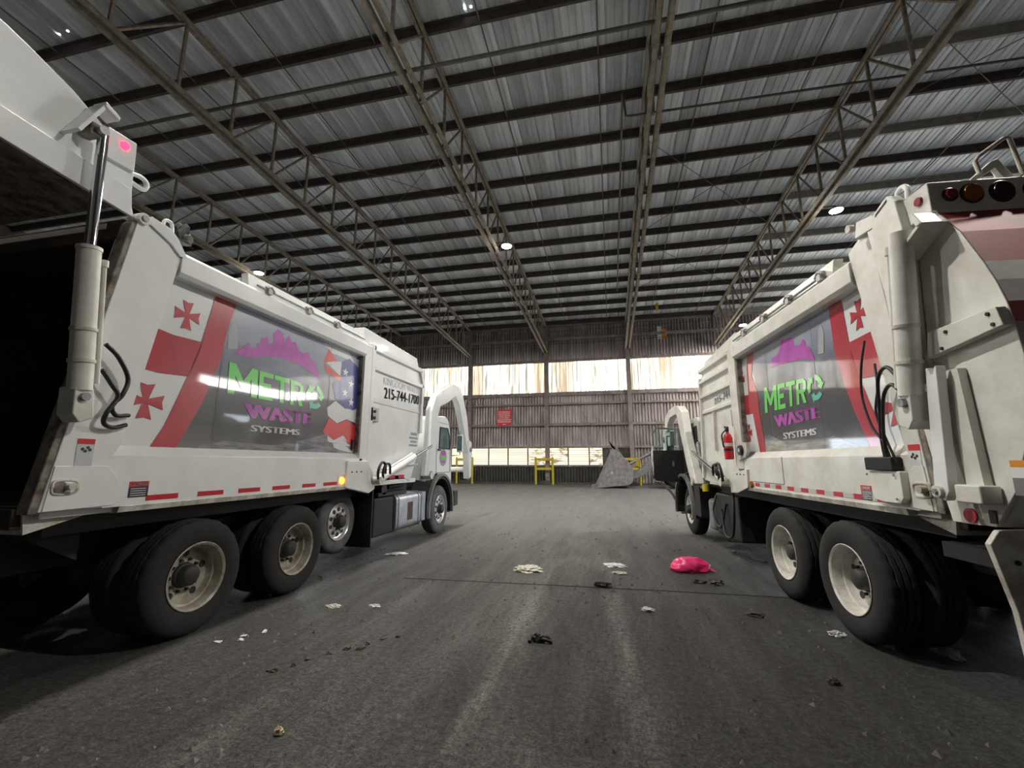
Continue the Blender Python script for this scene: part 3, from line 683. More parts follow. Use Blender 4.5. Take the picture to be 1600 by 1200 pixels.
    for c in G.get('stars', []):
        st = []
        for k in range(10):
            r_ = .07 if k % 2 == 0 else .03; a = R(90 + 36 * k); st.append((c[0] + r_ * 1.2 * math.cos(a), c[1] + r_ * math.sin(a)))
        decal([st], surf, 'print_star', 'print_white', pan, sg, .006, clip)
    for c, ex, ey in G['cross']: decal([cross_pattee(c, ex, ey)], surf, 'print_cross', 'flag_red', pan, sg, .0045, clip)
    decal([G['tower']], surf, 'print_tower', 'print_grey', pan, sg, .0045, clip)
    decal([G['sky']], surf, 'print_skyline', 'print_magenta', pan, sg, .0045, clip)
    metro_letters(G['metro'], surf, pan, sg, 'print_green')
    for k, pts in enumerate(recycle(G['rec'][0], G['rec'][1], G['rec'][2], T)): decal([pts], surf, 'print_recycling_arrow', 'print_teal' if k == 2 else 'print_green', pan, sg, .006)
    lettering('WASTE', G['waste'], surf, 'print_waste', 'print_magenta', pan, sg, .07)
    lettering('SYSTEMS', G['sys'], surf, 'print_systems', 'print_white', pan, sg, .06)
    # sheet seams of the panel
    for s in G['seams']:
        f = B(); f.add([(surf(zb + (zt - zb) * i / 8) + .004, s + dx, zb + (zt - zb) * i / 8) for i in range(9) for dx in (-.003, .003)], [(2 * i, 2 * i + 1, 2 * i + 3, 2 * i + 2) for i in range(8)]); f.build('panel_seam', 'label_grey', pan, smooth=0)
    # --- top rail, lid rail and clips
    f = B(); f.prism([(-.25, zt - .04), (-.01, zt - .04), (.02, zt), (.02, zt + .17), (-.02, zt + .21), (-.25, zt + .21)], 'y', pt + .0, pf + .06); rail = f.build('top_rail', WP, root, bevel=.006)
    f = B(); f.prism([(-.11, zt + .20), (-.02, zt + .20), (-.05, zt + .36), (-.14, zt + .36)], 'y', P['lid_r'], pf + .05); lid = f.build('lid_rail', WP, root, bevel=.006)
    f = B(); f.cyl((-.0, P['lid_r'] + .1, zt + .245), (-.0, pf, zt + .245), .014, n=8); f.build('lid_rod', 'steel_grey', lid)
    for s in P['clips']:
        f = B(); f.box(-.03, .03, s - .035, s + .035, zt + .2, zt + .30); f.tube([(.02, s - .07, zt + .26), (.03, s, zt + .29), (.02, s + .07, zt + .25)], .015, 6); f.build('lid_clip', 'tape_silver', lid, bevel=.005)
    f = B(); f.box(Wd + .05, -.14, P['lid_r'], pf + .05, zt + .2, zt + .31); f.build('lid', WP, lid)
    # --- skirt, ledge and reflective tape
    f = B(); f.prism([(-.16, 1.76), (-.12, 1.75), (0, 1.655), (0, 1.245), (-.06, 1.235), (-.12, 1.235)], 'y', pb - .07, P['skirt_f']); sk = f.build('side_skirt', WP, root, bevel=.004)
    f = B(); f.prism([(rb + .05, 1.57), (pb - .07, 1.57), (pb + .08, 1.38), (pb + .08, 1.30), (pb, 1.262), (rb + .02, 1.255)], 'x', -.01, .007); f.build('corner_gusset', WP, post, bevel=.003)
    f = B(); f.prism([(.004, 1.25), (.012, 1.245), (.0, 1.20), (-.08, 1.19), (-.08, 1.24)], 'y', pb + .05, P['skirt_f'] - .05); f.build('skirt_lip', 'dirty_white_paint', sk)
    for a, c, m in P['tape']:
        f = B(); f.box(.0, .003, a, c, 1.275, 1.32); f.build('reflective_tape', m, sk, smooth=0)
    # --- labels
    def label(s0, s1, z0, z1, rows, parent, o=0, head=None):
        for k, (m, fa, fb) in enumerate(rows):
            f = B(); f.box(o, o + .003, s0, s1, z1 - (z1 - z0) * fb, z1 - (z1 - z0) * fa); f.build('warning_label', m, parent, smooth=0)
        if head:
            a, c = (s0, s1) if T > 0 else (s1, s0); d = (c - a)
            hz0 = z1 - (z1 - z0) * rows[0][2] * .82; hz1 = z1 - (z1 - z0) * rows[0][2] * .18
            lettering(head, ((a + d * .12, hz0), (a + d * .12, hz1), (c - d * .08, hz0), (c - d * .08, hz1)), lambda z: o + .002, 'label_lettering', 'label_white', parent, sg, .05, .003)
    for s0, s1, z0, z1, par in P['danger']:
        label(s0, s1, z0, z1, [('label_red', 0, .32), ('label_black' if left else 'label_grey', .32, 1)], sk, 0, 'DANGER')
        for k in range(4):
            f = B(); zz = z0 + (z1 - z0) * (.1 + .14 * k); f.box(.003, .005, s0 + .015, s1 - .02, zz, zz + .006); f.build('label_lettering', 'letter_faint', sk, smooth=0)
    s0, s1, z0, z1 = P['pinch']
    label(s0, s1, z0, z1, [('label_red', 0, .2), ('label_white' if not left else 'letter_faint', .2, .5), ('letter_faint', .5, 1)], post)
    mid = (s0 + s1) / 2
    for dx, dz in ((-.02, -.02), (.015, .0), (0, -.045), (.03, -.03)):
        f = B(); f.cyl((.003, mid + dx, z0 + (z1 - z0) * .68 + dz * .6), (.005, mid + dx, z0 + (z1 - z0) * .68 + dz * .6), .012, n=7); f.build('label_pictogram', 'label_black', post)
    # --- front post and hopper section
    f = B(); f.box(-.24, -.0, pf + .04, pf + .26, 1.5, zt + .18); fp = f.build('front_post', WP, root, bevel=.008)
    f = B(); f.box(-.235, -.03, pf + .02, pf + .045, 1.75, zt); f.build('post_gap', 'grimy_edge', fp)
    h0 = pf + .24
    f = B(); f.prism(P['hop'], 'x', Wd + .02, -.05); hop = f.build('hopper', WP, root, bevel=.01)
    for (s0, s1, z0, z1, o1) in P['beams']:
        f = B(); f.prism([(-.06, z0 - .03), (-.06, z1 + .03), (o1, z1), (o1, z0)], 'y', s0, s1); f.build('hopper_rib', WP, hop, bevel=.004)
    for pts in P['frames']:
        f = B(); f.prism(pts, 'x', -.06, 0); f.build('hopper_frame', WP, hop, bevel=.005)
    f = B(); f.prism(P['canopy'], 'x', Wd + .05, -.10); f.build('hopper_canopy', WP, hop, bevel=.01)
    flat = lambda z: -.05
    for body, quad, m, bd in P['text']: lettering(body, quad, flat, 'lettering', m, hop, sg, bd, .004)
    # tape under the hopper
    for a, c in P['hoptape']:
        f = B(); f.box(-.05, -.045, a, c, 1.30, 1.36); f.build('reflective_tape', 'tape_red', hop, smooth=0)
    # bracket plate carrying the arm cylinder
    f = B(); f.prism(P['plate'], 'x', -.06, .035); bp = f.build('cylinder_plate', WP, root, bevel=.008)
    for k in range(3):
        s = P['plate_bolts'][0] + .13 * k; f = B(); f.cyl((.035, s, P['plate_bolts'][1]), (.043, s, P['plate_bolts'][1]), .012, n=8); f.build('bolt', 'black_steel', bp)
    a, c, e = P['armcyl']
    A, Cc, E_ = Vector((.09, *a)), Vector((.09, *c)), Vector((.07, *e))
    f = B(); f.cyl(A, Cc, .07, n=18); ac = f.build('arm_cylinder', WP, root)
    f = B(); f.cyl(Cc, E_, .034, n=14); f.build('piston_rod', 'chrome', ac)
    f = B(); f.cyl(A - Vector((.05, 0, 0)), A + Vector((.08, 0, 0)), .06, n=16); f.build('cylinder_pin', 'dirty_white_paint', ac)
    dv = (Cc - A); f = B(); up = Vector((0, 0, .085)); f.cyl(A + dv * .1 + up, A + dv * .95 + up, .02, n=8); f.build('feed_pipe', WP, ac)
    for k, (q0, hh) in enumerate(((.0, .26), (.16, .24))):
        p0 = A + Vector((.05, q0 - .05, .03)); f = B()
        f.tube(spline([p0, p0 + Vector((.03, -.06, hh * .5)), p0 + Vector((.04, .02, hh)), p0 + Vector((.04, .14, hh * .9)), p0 + Vector((.02, .20, hh * .3))], 6), .022, 8); f.build('hydraulic_hose', 'rubber_hose', ac)
    # --- lifting arms arching over the cab
    for o0, o1 in ((-.10, .06), (Wd - .06, Wd + .10)):
        f = B(); f.prism(P['arch'], 'x', o0, o1); am = f.build('lifting_arm', WP, root, bevel=.02)
        f = B(); p = P['arch_pin']; f.cyl((o0 - .02, *p), (o1 + .03, *p), .09, n=20); f.build('arm_pivot', 'dirty_white_paint', am)
        p = P['knuckle']; f = B(); f.prism([(p[0] - .14, p[1] + .25), (p[0] + .1, p[1] + .2), (p[0] + .16, p[1] - .1), (p[0] + .1, p[1] - .75), (p[0] - .06, p[1] - .8), (p[0] - .12, p[1] - .2)], 'x', o0 + .02, o1 + .04); f.build('fork_link', WP, am, bevel=.015)
        f = B(); f.cyl((o1, p[0], p[1]), (o1 + .07, p[0], p[1]), .075, n=18); f.build('fork_pin', 'steel_grey', am)
    p = P['knuckle']; f = B(); f.cyl((Wd, p[0] + .02, p[1] - .55), (0, p[0] + .02, p[1] - .55), .07, n=16); f.build('fork_tube', 'worn_white_paint', root)
    # torque link
    f = B(); q = P['arch_pin']; f.prism([(q[0] - .16, q[1] - .12), (q[0] + .12, q[1] - .16), (q[0] + .26, q[1] + .75), (q[0] + .12, q[1] + .8)], 'x', -.16, -.10); f.build('arm_bracket', 'steel_grey', root, bevel=.02)
    # --- cab
    o_c = P['cab_o']; f = B(); f.prism(P['cab'], 'x', Wd - o_c, o_c); cab = f.build('cab', WP, root, bevel=.03)
    f = B(); f.prism(P['window'], 'x', o_c, o_c + .012); f.build('side_window', 'glass_cab', cab)
    wx = [p[0] for p in P['window']]; wz = [p[1] for p in P['window']]
    loop = [(o_c + .012, *p) for p in P['window']] + [(o_c + .012, *P['window'][0])]
    f = B(); f.tube(loop, .016, 6); f.build('window_seal', 'black_plastic', cab)
    d0, d1, e0, e1 = P['door']; f = B()
    f.tube([(o_c + .004, d0, e0), (o_c + .004, d0, e1), (o_c + .004, d1 - .05, e1), (o_c + .004, d1, e0 + .6), (o_c + .004, d1, e0), (o_c + .004, d0, e0)], .008, 4); f.build('door_seam', 'label_grey', cab)
    f = B(); f.box(o_c, o_c + .04, d0 + .06, d0 + .2, e0 + .52, e0 + .56); f.build('door_handle', 'black_plastic', cab, bevel=.005)
    f = B(); f.prism(P['screen'], 'x', Wd - o_c + .12, o_c - .12); f.build('windscreen', 'glass_cab', cab)
    f = B(); f.cyl((-1.0, d0 + .1, P['cab_top']), (-1.0, d0 + .1, P['cab_top'] + .12), .06, n=16); f.build('beacon', 'lens_amber', cab)
    # mirror
    mx = P['mirror']; f = B(); f.box(o_c + .14, o_c + .30, mx[0], mx[0] + .06, mx[1] - .25, mx[1] + .2); mr = f.build('mirror', WP if left else 'black_plastic', cab, bevel=.01)
    f = B(); f.box(o_c + .155, o_c + .285, mx[0] - .006, mx[0] - .001, mx[1] - .22, mx[1] + .17); f.build('mirror_glass', 'chrome', mr)
    f = B(); f.tube([(o_c, mx[0] + .02, mx[1] + .3), (o_c + .22, mx[0] + .03, mx[1] + .28), (o_c + .22, mx[0] + .03, mx[1] - .32), (o_c, mx[0] + .02, mx[1] - .34)], .014, 6); f.build('mirror_arm', 'steel_grey', mr)
    # fender
    sx = P['steer']; arc = [R(a) for a in range(-12, 193, 12)]
    f = B(); f.prism([(sx + .72 * math.cos(a), .56 + .74 * math.sin(a)) for a in arc] + [(sx + .64 * math.cos(a), .56 + .66 * math.sin(a)) for a in reversed(arc)], 'x', o_c - .35, o_c + .14); f.build('fender', 'black_plastic', root)
    f = B(); f.prism([(sx + .76 * math.cos(a), .56 + .78 * math.sin(a)) for a in arc] + [(sx + .70 * math.cos(a), .56 + .72 * math.sin(a)) for a in reversed(arc)], 'x', o_c + .10, o_c + .17); f.build('fender_lip', 'label_grey', root)
    cf = P['cab_f']
    f = B(); f.box(Wd - o_c - .05, o_c + .05, cf - .05, cf + .28, .48, .86); bm_ = f.build('bumper', 'steel_grey', root, bevel=.02)
    f = B(); f.box(o_c - .0, o_c + .09, cf + .02, cf + .30, .5, .88); f.build('bumper_end', 'black_plastic', bm_, bevel=.02)
    f = B(); f.box(o_c - .3, o_c + .05, cf - .15, cf + .1, .36, .44); f.build('cab_step', 'tape_silver', bm_, bevel=.01)
    return root, dict(post=post, sk=sk, hop=hop, cab=cab, surf=surf, bp=bp)

# ---------------- left truck (gate raised)
redL = [[(-0.082, 3.40), (-0.13, 3.15), (-0.201, 2.788), (-0.299, 2.424), (-0.367, 2.209), (-0.46, 1.929), (-0.575, 1.70), (-0.33, 1.70), (-0.215, 1.949), (-0.108, 2.182), (-0.023, 2.443), (0.051, 2.681), (0.067, 2.86), (0.114, 3.125), (0.19, 3.40)],
        [(-0.725, 2.812), (-0.496, 2.785), (-0.174, 2.795), (-0.285, 2.422), (-0.565, 2.402), (-0.785, 2.411)]]
GL = dict(
    photo=[(-.33, 1.70), (-.215, 1.949), (-.108, 2.182), (-.023, 2.443), (.051, 2.681), (.067, 2.86), (.114, 3.125), (.19, 3.40), (2.9, 3.40), (2.9, 1.70)],
    road=[(-.30, 1.70), (.2, 1.82), (.9, 1.80), (1.5, 1.90), (1.9, 2.0), (2.9, 1.85), (2.9, 1.70)],
    white=[[(1.783, 3.037), (2.17, 3.124), (2.176, 2.887)], [(1.881, 2.371), (2.078, 2.503), (2.336, 2.413), (2.75, 2.483), (2.7, 2.205), (2.397, 2.257), (2.156, 2.174), (1.931, 2.26)], [(1.95, 1.98), (2.106, 1.921), (2.34, 2.006), (2.529, 1.867), (2.9, 1.75), (2.9, 1.70), (2.0, 1.70)], [(1.7, 3.3), (1.9, 3.2), (2.3, 3.2), (2.6, 3.1), (2.3, 3.36)]],
    red=redL, scarlet=[[(1.835, 3.242), (2.048, 3.109), (1.748, 3.017)], [(1.75, 3.006), (2.198, 2.879), (2.122, 2.815), (1.8, 2.898)], [(1.953, 2.238), (2.157, 2.162), (2.398, 2.245), (2.64, 2.176), (2.66, 1.998), (2.66, 1.75), (2.529, 1.867), (2.34, 2.006), (2.106, 1.921), (1.83, 2.021)]],
    blue=[[(2.17, 3.124), (2.376, 3.223), (2.70, 3.10), (2.734, 2.499), (2.557, 2.413), (2.335, 2.425), (2.076, 2.514), (1.971, 2.739), (2.157, 2.871)]],
    stars=[(2.28, 2.98), (2.45, 2.82), (2.30, 2.66), (2.48, 2.53)],
    cross=[((-.381, 3.013), (-.247, 3.02), (-.385, 3.157)), ((-.656, 2.132), (-.492, 2.135), (-.66, 2.293))],
    tower=[(0.124, 3.056), (0.16, 3.103), (0.221, 3.049), (0.239, 2.834), (0.116, 2.802), (0.101, 2.994)],
    sky=[(0.204, 2.771), (0.393, 2.948), (0.412, 2.887), (0.504, 2.911), (0.497, 2.967), (0.556, 2.983), (0.559, 3.052), (0.609, 3.057), (0.655, 3.099), (0.679, 3.016), (0.755, 3.036), (0.752, 3.168), (0.811, 3.237), (0.898, 3.211), (0.956, 3.091), (0.975, 3.17), (1.014, 3.213), (1.068, 3.132), (1.126, 3.158), (1.215, 3.061), (1.297, 3.038), (1.39, 3.083), (1.468, 2.989), (1.538, 2.982), (1.619, 2.884), (1.708, 2.74), (1.454, 2.828), (1.129, 2.889), (0.842, 2.882), (0.588, 2.835), (0.381, 2.776)],
    metro=((.17, 2.33), (.155, 2.67), (1.37, 2.33), (1.34, 2.64)), rec=((1.595, 2.49), .19, .165),
    waste=((.45, 2.09), (.40, 2.257), (1.58, 2.095), (1.575, 2.257)), sys=((.537, 1.945), (.539, 2.02), (1.362, 1.947), (1.359, 2.022)), seams=(.06, 1.9))
tapeL = [(-.61, -.32, 'tape_red'), (-.12, .17, 'tape_red'), (.36, .66, 'tape_red'), (.85, 1.14, 'tape_red'), (1.37, 1.63, 'tape_red'), (1.8, 2.11, 'tape_red')]
LT, lp = truck(dict(sg=1, left=True, dir=1, loc=(-3.9, 3.7, 0), rot=0, label='white garbage truck on the left with its tailgate raised open',
    rear_b=-1.34, rear_t=-1.0, pan_b=-.87, pan_t=-.60, pan_f=2.62, hop_f=5.0, top=3.71, pan_top=3.36, ax2=1.38, steer=6.22, steer_o=-.02, cab_f=7.22, pocket=(-1.22, 1.42), gfx=GL, lid_r=.22, clips=(.5, 1.21, 1.84),
    skirt_f=2.75, tape=tapeL, danger=[(-.76, -.60, 1.31, 1.44, 0)], pinch=(-1.175, -1.06, 1.57, 1.775),
    hop=[(2.86, 1.25), (2.86, 3.62), (4.9, 3.56), (5.08, 3.3), (5.0, 2.2), (4.9, 1.7), (4.62, 1.22), (4.2, 1.35), (3.3, 1.35)],
    beams=[(2.95, 5.0, 3.50, 3.58, .0), (3.0, 5.02, 3.17, 3.24, -.0), (3.0, 4.98, 2.62, 2.66, -.035)], frames=[[(2.88, 1.5), (2.88, 3.6), (3.0, 3.6), (3.0, 1.5)], [(4.92, 3.55), (5.07, 3.3), (5.0, 2.2), (4.90, 2.2), (4.97, 3.3), (4.86, 3.5)]],
    canopy=[(2.75, 3.6), (2.75, 3.86), (4.85, 3.80), (5.08, 3.3), (4.9, 3.3), (4.7, 3.6)],
    text=[('KINGDOM WASTE', ((3.38, 2.98), (3.37, 3.12), (4.92, 3.02), (4.93, 3.15)), 'letter_faint', 0), ('215-744-1700', ((3.42, 2.73), (3.40, 2.93), (4.9, 2.80), (4.92, 2.99)), 'letter_grey', .08)],
    hoptape=[(3.75, 3.98), (4.12, 4.35)], plate=[(2.30, 1.62), (2.30, 1.22), (2.95, 1.10), (3.12, 1.16), (3.15, 1.34), (2.85, 1.62)], plate_bolts=(2.42, 1.45), armcyl=((3.08, 1.30), (4.45, 1.70), (5.38, 1.95)),
    arch=[(5.22, 1.30), (5.33, 2.04), (5.38, 2.75), (5.60, 3.08), (5.93, 3.27), (6.69, 3.56), (7.15, 3.56), (7.45, 3.40), (7.87, 2.80), (8.08, 2.10), (8.16, 1.75), (7.98, 1.72), (7.82, 2.1), (7.50, 2.62), (7.14, 3.12), (6.88, 3.26), (6.36, 3.03), (5.88, 2.88), (5.76, 2.66), (5.74, 2.06), (5.62, 1.35)],
    arch_pin=(5.42, 1.32), knuckle=(8.06, 1.95), cab_o=-.14, cab=[(5.85, 1.12), (5.85, 2.60), (6.0, 2.68), (6.74, 2.74), (6.98, 2.62), (7.08, 2.40), (7.20, 1.9), (7.24, 1.25), (7.22, .80), (6.95, .80), (6.9, .95), (6.7, 1.2), (6.22, 1.33), (5.95, 1.2)],
    window=[(6.36, 2.43), (6.86, 2.44), (6.98, 2.25), (7.03, 1.93), (6.32, 1.93)], door=(6.18, 7.1, 1.35, 2.55), screen=[(7.02, 2.5), (7.1, 2.4), (7.21, 1.9), (7.14, 1.9)], cab_top=2.72, mirror=(7.2, 2.1)))
tgL = make_tailgate(LT, 1, (-.98, 3.68), -87, False)
# cab door emblem
_o = lambda z: -.14
for (m, z0, z1, k) in (('print_grey', 1.50, 1.92, 1.0), ('print_magenta', 1.76, 1.88, .8), ('print_green', 1.66, 1.74, .9), ('print_magenta', 1.58, 1.63, .7)):
    zc = (z0 + z1) / 2; rr = (z1 - z0) / 2
    decal([[(6.62 + (.24 if rr > .1 else .2) * k * math.cos(a), zc + rr * math.sin(a)) for a in [2 * math.pi * i / 20 for i in range(20)]]], _o, 'door_emblem', m, lp['cab'], 1, .004 if rr > .1 else .007)
# gate lift cylinder, hoses
def lift_cyl(root, sg, lo, mid, hi, o, mt, pipe=True):
    a, b, c = [Vector((o, *p)) for p in (lo, mid, hi)]
    f = MB(sg); f.cyl(a, b, .072, n=22); cy = f.build('gate_cylinder', mt, root)
    if (c - b).length > .05:
        f = MB(sg); f.cyl(b, c, .036, n=18); f.build('piston_rod', 'chrome', cy)
        f = MB(sg); f.cyl(b - (b - a) * .015, b + (b - a) * .01, .078, n=22); f.build('gland', mt, cy)
    for t in (.2, .42):
        p = a + (b - a) * t; d = (b - a).normalized() * .012; f = MB(sg); f.cyl(p - d, p + d, .08, n=22); f.build('pipe_clamp', 'dirty_white_paint', cy)
    u = Vector((.02, .095, 0)); f = MB(sg); f.cyl(a + (b - a) * .06 + u, a + (b - a) * .93 + u, .016, n=8); f.cyl(a + (b - a) * .9 + u, a + (b - a) * .95 + u, .026, n=8); f.build('feed_pipe', mt, cy)
    d = (a - b).normalized(); f = MB(sg); f.prism([(lo[0] - .06, lo[1] + .02), (lo[0] + .06, lo[1] + .02), (lo[0] + .09, lo[1] - .2), (lo[0] + .0, lo[1] - .24), (lo[0] - .05, lo[1] - .18)], 'x', .0, o + .05); f.build('mount_lug', mt, cy, bevel=.01)
    f = MB(sg); f.cyl((o + .05, lo[0], lo[1] - .05), (o + .08, lo[0], lo[1] - .05), .03, n=14); f.build('mount_pin', 'steel_grey', cy)
    return cy
cy = lift_cyl(LT, 1, (-1.29, 2.12), (-1.385, 3.19), (-1.425, 4.13), .11, 'worn_white_paint')
for pts in ([(.11, -1.17, 2.5), (.10, -1.06, 2.42), (.09, -.96, 2.27), (.10, -.99, 2.13), (.07, -1.03, 2.04), (.05, -.98, 1.97), (.02, -.86, 1.98)],
            [(.11, -1.17, 2.30), (.10, -1.08, 2.20), (.10, -1.02, 2.11), (.10, -1.08, 1.98), (.07, -1.07, 1.90), (.04, -.98, 1.87), (.02, -.87, 1.90)]):
    MB(1).tube(spline(pts, 6), .017, 8).build('hydraulic_hose', 'rubber_hose', cy)
# hinge and small hardware on the top of the rear post
f = MB(); f.cyl((-.10, -.98, 3.68), (.03, -.98, 3.68), .05, n=18); f.build('gate_hinge', 'worn_white_paint', lp['post'])
f = MB(); f.cyl((.03, -.98, 3.68), (.045, -.98, 3.68), .028, n=14); f.build('hinge_pin', 'steel_grey', lp['post'])
f = MB(); f.prism([(-.92, 3.74), (-.92, 3.66), (-.72, 3.58), (-.62, 3.5), (-.55, 3.52), (-.66, 3.66), (-.74, 3.72)], 'x', -.12, .02); f.build('hinge_plate', 'white_paint', lp['post'], bevel=.006)
f = MB(); f.tube(spline([(-.04, -.78, 3.70), (-.04, -.76, 3.80), (-.04, -.70, 3.80), (-.04, -.68, 3.70)], 4), .016, 8); f.build('lashing_ring', 'white_paint', lp['post'])
# valve box, fuel tank, mud flap
f = MB(); f.box(-.05, .0, 2.93, 3.2, 2.28, 2.52); vb = f.build('control_box', 'steel_grey', lp['hop'], bevel=.008)
for z in (2.45, 2.34):
    f = MB(); f.cyl((0, 3.05, z), (.02, 3.05, z), .028, n=12); f.build('control_button', 'hub_black', vb)
f = MB(); f.box(-.11, -.07, 2.555, 2.60, 1.80, 1.95); f.build('side_lamp', 'black_plastic', LT)
def tank(root, sg, s0, s1, z0, z1, o0, o1, m='tank_aluminium'):
    def rr(y, k=1.0):
        pts = []; cx, cz, hx, hz = (o0 + o1) / 2, (z0 + z1) / 2, (o1 - o0) / 2, (z1 - z0) / 2; r_ = .12
        for (sx, sz, a0) in ((1, 1, 0), (-1, 1, 90), (-1, -1, 180), (1, -1, 270)):
            for j in range(5):
                a = R(a0 + 22.5 * j); pts.append((cx + k * (sx * (hx - r_) + r_ * math.cos(a)), cz + k * (sz * (hz - r_) + r_ * math.sin(a))))
        return pts
    f = MB(sg); f.prism(rr(0), 'y', s0, s1); tk = f.build('fuel_tank', m, root, bevel=.01)
    for s in (s0 + .02, s0 + .12, s1 - .14, s1 - .02):
        f = MB(sg); f.prism(rr(0, 1.025), 'y', s - .018, s + .018); f.build('tank_band', 'steel_grey', tk)
    f = MB(sg); f.cyl((o1 - .18, s0 + .5, z1), (o1 - .18, s0 + .5, z1 + .06), .06, n=16); f.build('filler_cap', 'chrome', tk)
    return tk
tk = tank(LT, 1, 4.05, 5.2, .32, 1.0, -.68, -.04)
f = MB(); f.box(-.04, -.037, 4.55, 4.78, .48, .82); f.build('tank_label', 'brown_trash', tk)
f = MB(); f.box(-.66, -.04, 5.24, 5.42, .38, .98); f.build('battery_box', 'tank_aluminium', LT, bevel=.02)
f = MB(); f.box(-.62, -.06, 3.3, 4.0, .34, .98); f.build('air_tank_cover', 'black_steel', LT, bevel=.03)
f = MB(); f.box(-.7, -.02, 3.16, 3.19, .22, 1.16); f.build('mud_flap', 'rubber_hose', LT)
f = MB(); f.prism([(1.9, 1.22), (3.2, 1.22), (3.2, 1.0), (2.9, 1.18), (2.3, 1.18)], 'x', -.65, -.08); f.build('wheel_arch', 'black_plastic', LT)
f = MB(); f.cyl((-.3, 3.7, 1.12), (-.1, 3.7, 1.12), .1, n=14); f.box(-.5, -.1, 3.5, 4.6, 1.0, 1.06); f.cyl((-.2, 4.0, 1.14), (-.2, 4.6, 1.16), .04, n=10); f.build('valve_block', 'black_steel', LT)
f = MB(); f.cyl((.0, 2.21, 1.33), (.03, 2.21, 1.33), .055, .045, 18); al = f.build('marker_lamp', 'lamp_lit_amber', lp['sk'])
f = MB(); f.box(0, .006, 2.12, 2.3, 1.25, 1.42); f.build('lamp_plate', 'worn_white_paint', lp['sk'])
f = MB(); f.tube([(-.08, 3.35, 1.44), (-.02, 3.6, 1.5), (-.02, 4.9, 1.56)], .012, 5); f.build('hopper_seam', 'letter_faint', lp['hop'])
# rear wheel shield plate hanging under the back of the body
f = MB(); f.prism([(-1.25, 1.2), (-.75, 1.2), (-.75, .8), (-1.0, .95), (-1.25, 1.12)], 'x', -2.3, -.45); f.build('under_sump', 'black_steel', LT)
for k, (s0, s1) in enumerate(((4.58, 4.86), (4.52, 4.90), (4.58, 4.84), (4.52, 4.88))):
    f = MB(); xx = s0
    while xx < s1: f.box(-.05, -.047, xx, xx + .035, 2.14 - .075 * k, 2.14 - .075 * k + (.055 if k == 0 else .04)); xx += .05
    f.build('lettering', 'letter_grey', lp['hop'], smooth=0)

# ---------------- right truck (gate closed, cab door open)
def mirr(p): return p
GR = dict(
    photo=[(-.42, 1.70), (-.284, 2.046), (-.176, 2.365), (-.095, 2.701), (-.097, 2.88), (-.079, 3.25), (1.74, 3.25), (1.84, 2.85), (1.742, 2.57), (1.736, 2.285), (1.675, 1.807), (1.66, 1.70)],
    road=[(-.40, 1.70), (.1, 1.86), (.5, 1.82), (1.0, 1.80), (1.5, 1.95), (1.68, 1.95), (1.66, 1.70)],
    white=[], red=[[(-0.079, 3.25), (-0.097, 2.88), (-0.095, 2.701), (-0.176, 2.365), (-0.284, 2.046), (-0.43, 1.70), (-0.675, 1.70), (-0.536, 2.018), (-0.413, 2.355), (-0.337, 2.695), (-0.285, 3.25)],
        [(-0.319, 2.711), (-0.76, 2.735), (-0.83, 2.322), (-0.40, 2.351)],
        [(1.71, 3.25), (1.95, 3.25), (2.034, 2.963), (2.044, 2.575), (2.45, 2.592), (2.45, 2.306), (1.955, 2.289), (1.85, 1.70), (1.66, 1.70), (1.736, 2.285), (1.742, 2.57), (1.882, 2.824)]],
    cross=[((-.515, 2.93), (-.635, 2.93), (-.525, 3.068)), ((-.80, 2.05), (-.98, 2.05), (-.82, 2.21)), ((2.235, 2.83), (2.14, 2.83), (2.22, 2.955)), ((2.15, 2.02), (2.05, 2.02), (2.14, 2.15))],
    tower=[(0.128, 2.994), (0.068, 3.015), (0.036, 2.919), (0.08, 2.716), (0.186, 2.726)],
    sky=[(1.279, 2.812), (1.232, 2.927), (1.068, 2.934), (0.998, 2.982), (0.934, 3.095), (0.827, 3.074), (0.738, 3.067), (0.656, 3.043), (0.644, 2.944), (0.581, 2.927), (0.501, 2.922), (0.459, 2.97), (0.416, 2.949), (0.399, 2.861), (0.333, 2.844), (0.253, 2.679), (0.462, 2.744), (0.75, 2.777), (1.001, 2.798)],
    metro=((1.56, 2.25), (1.52, 2.59), (.51, 2.255), (.47, 2.53)), rec=((.31, 2.39), .15, .14),
    waste=((1.30, 2.03), (1.335, 2.19), (.28, 2.06), (.276, 2.19)), sys=((1.134, 1.877), (1.134, 1.957), (.40, 1.89), (.385, 1.963)), seams=(.28, 1.4))
tapeR = []
x = 1.86
for k in range(17):
    wd = .14; tapeR.append((x - wd, x, 'tape_red' if k % 2 == 0 else 'tape_silver')); x -= wd + .012
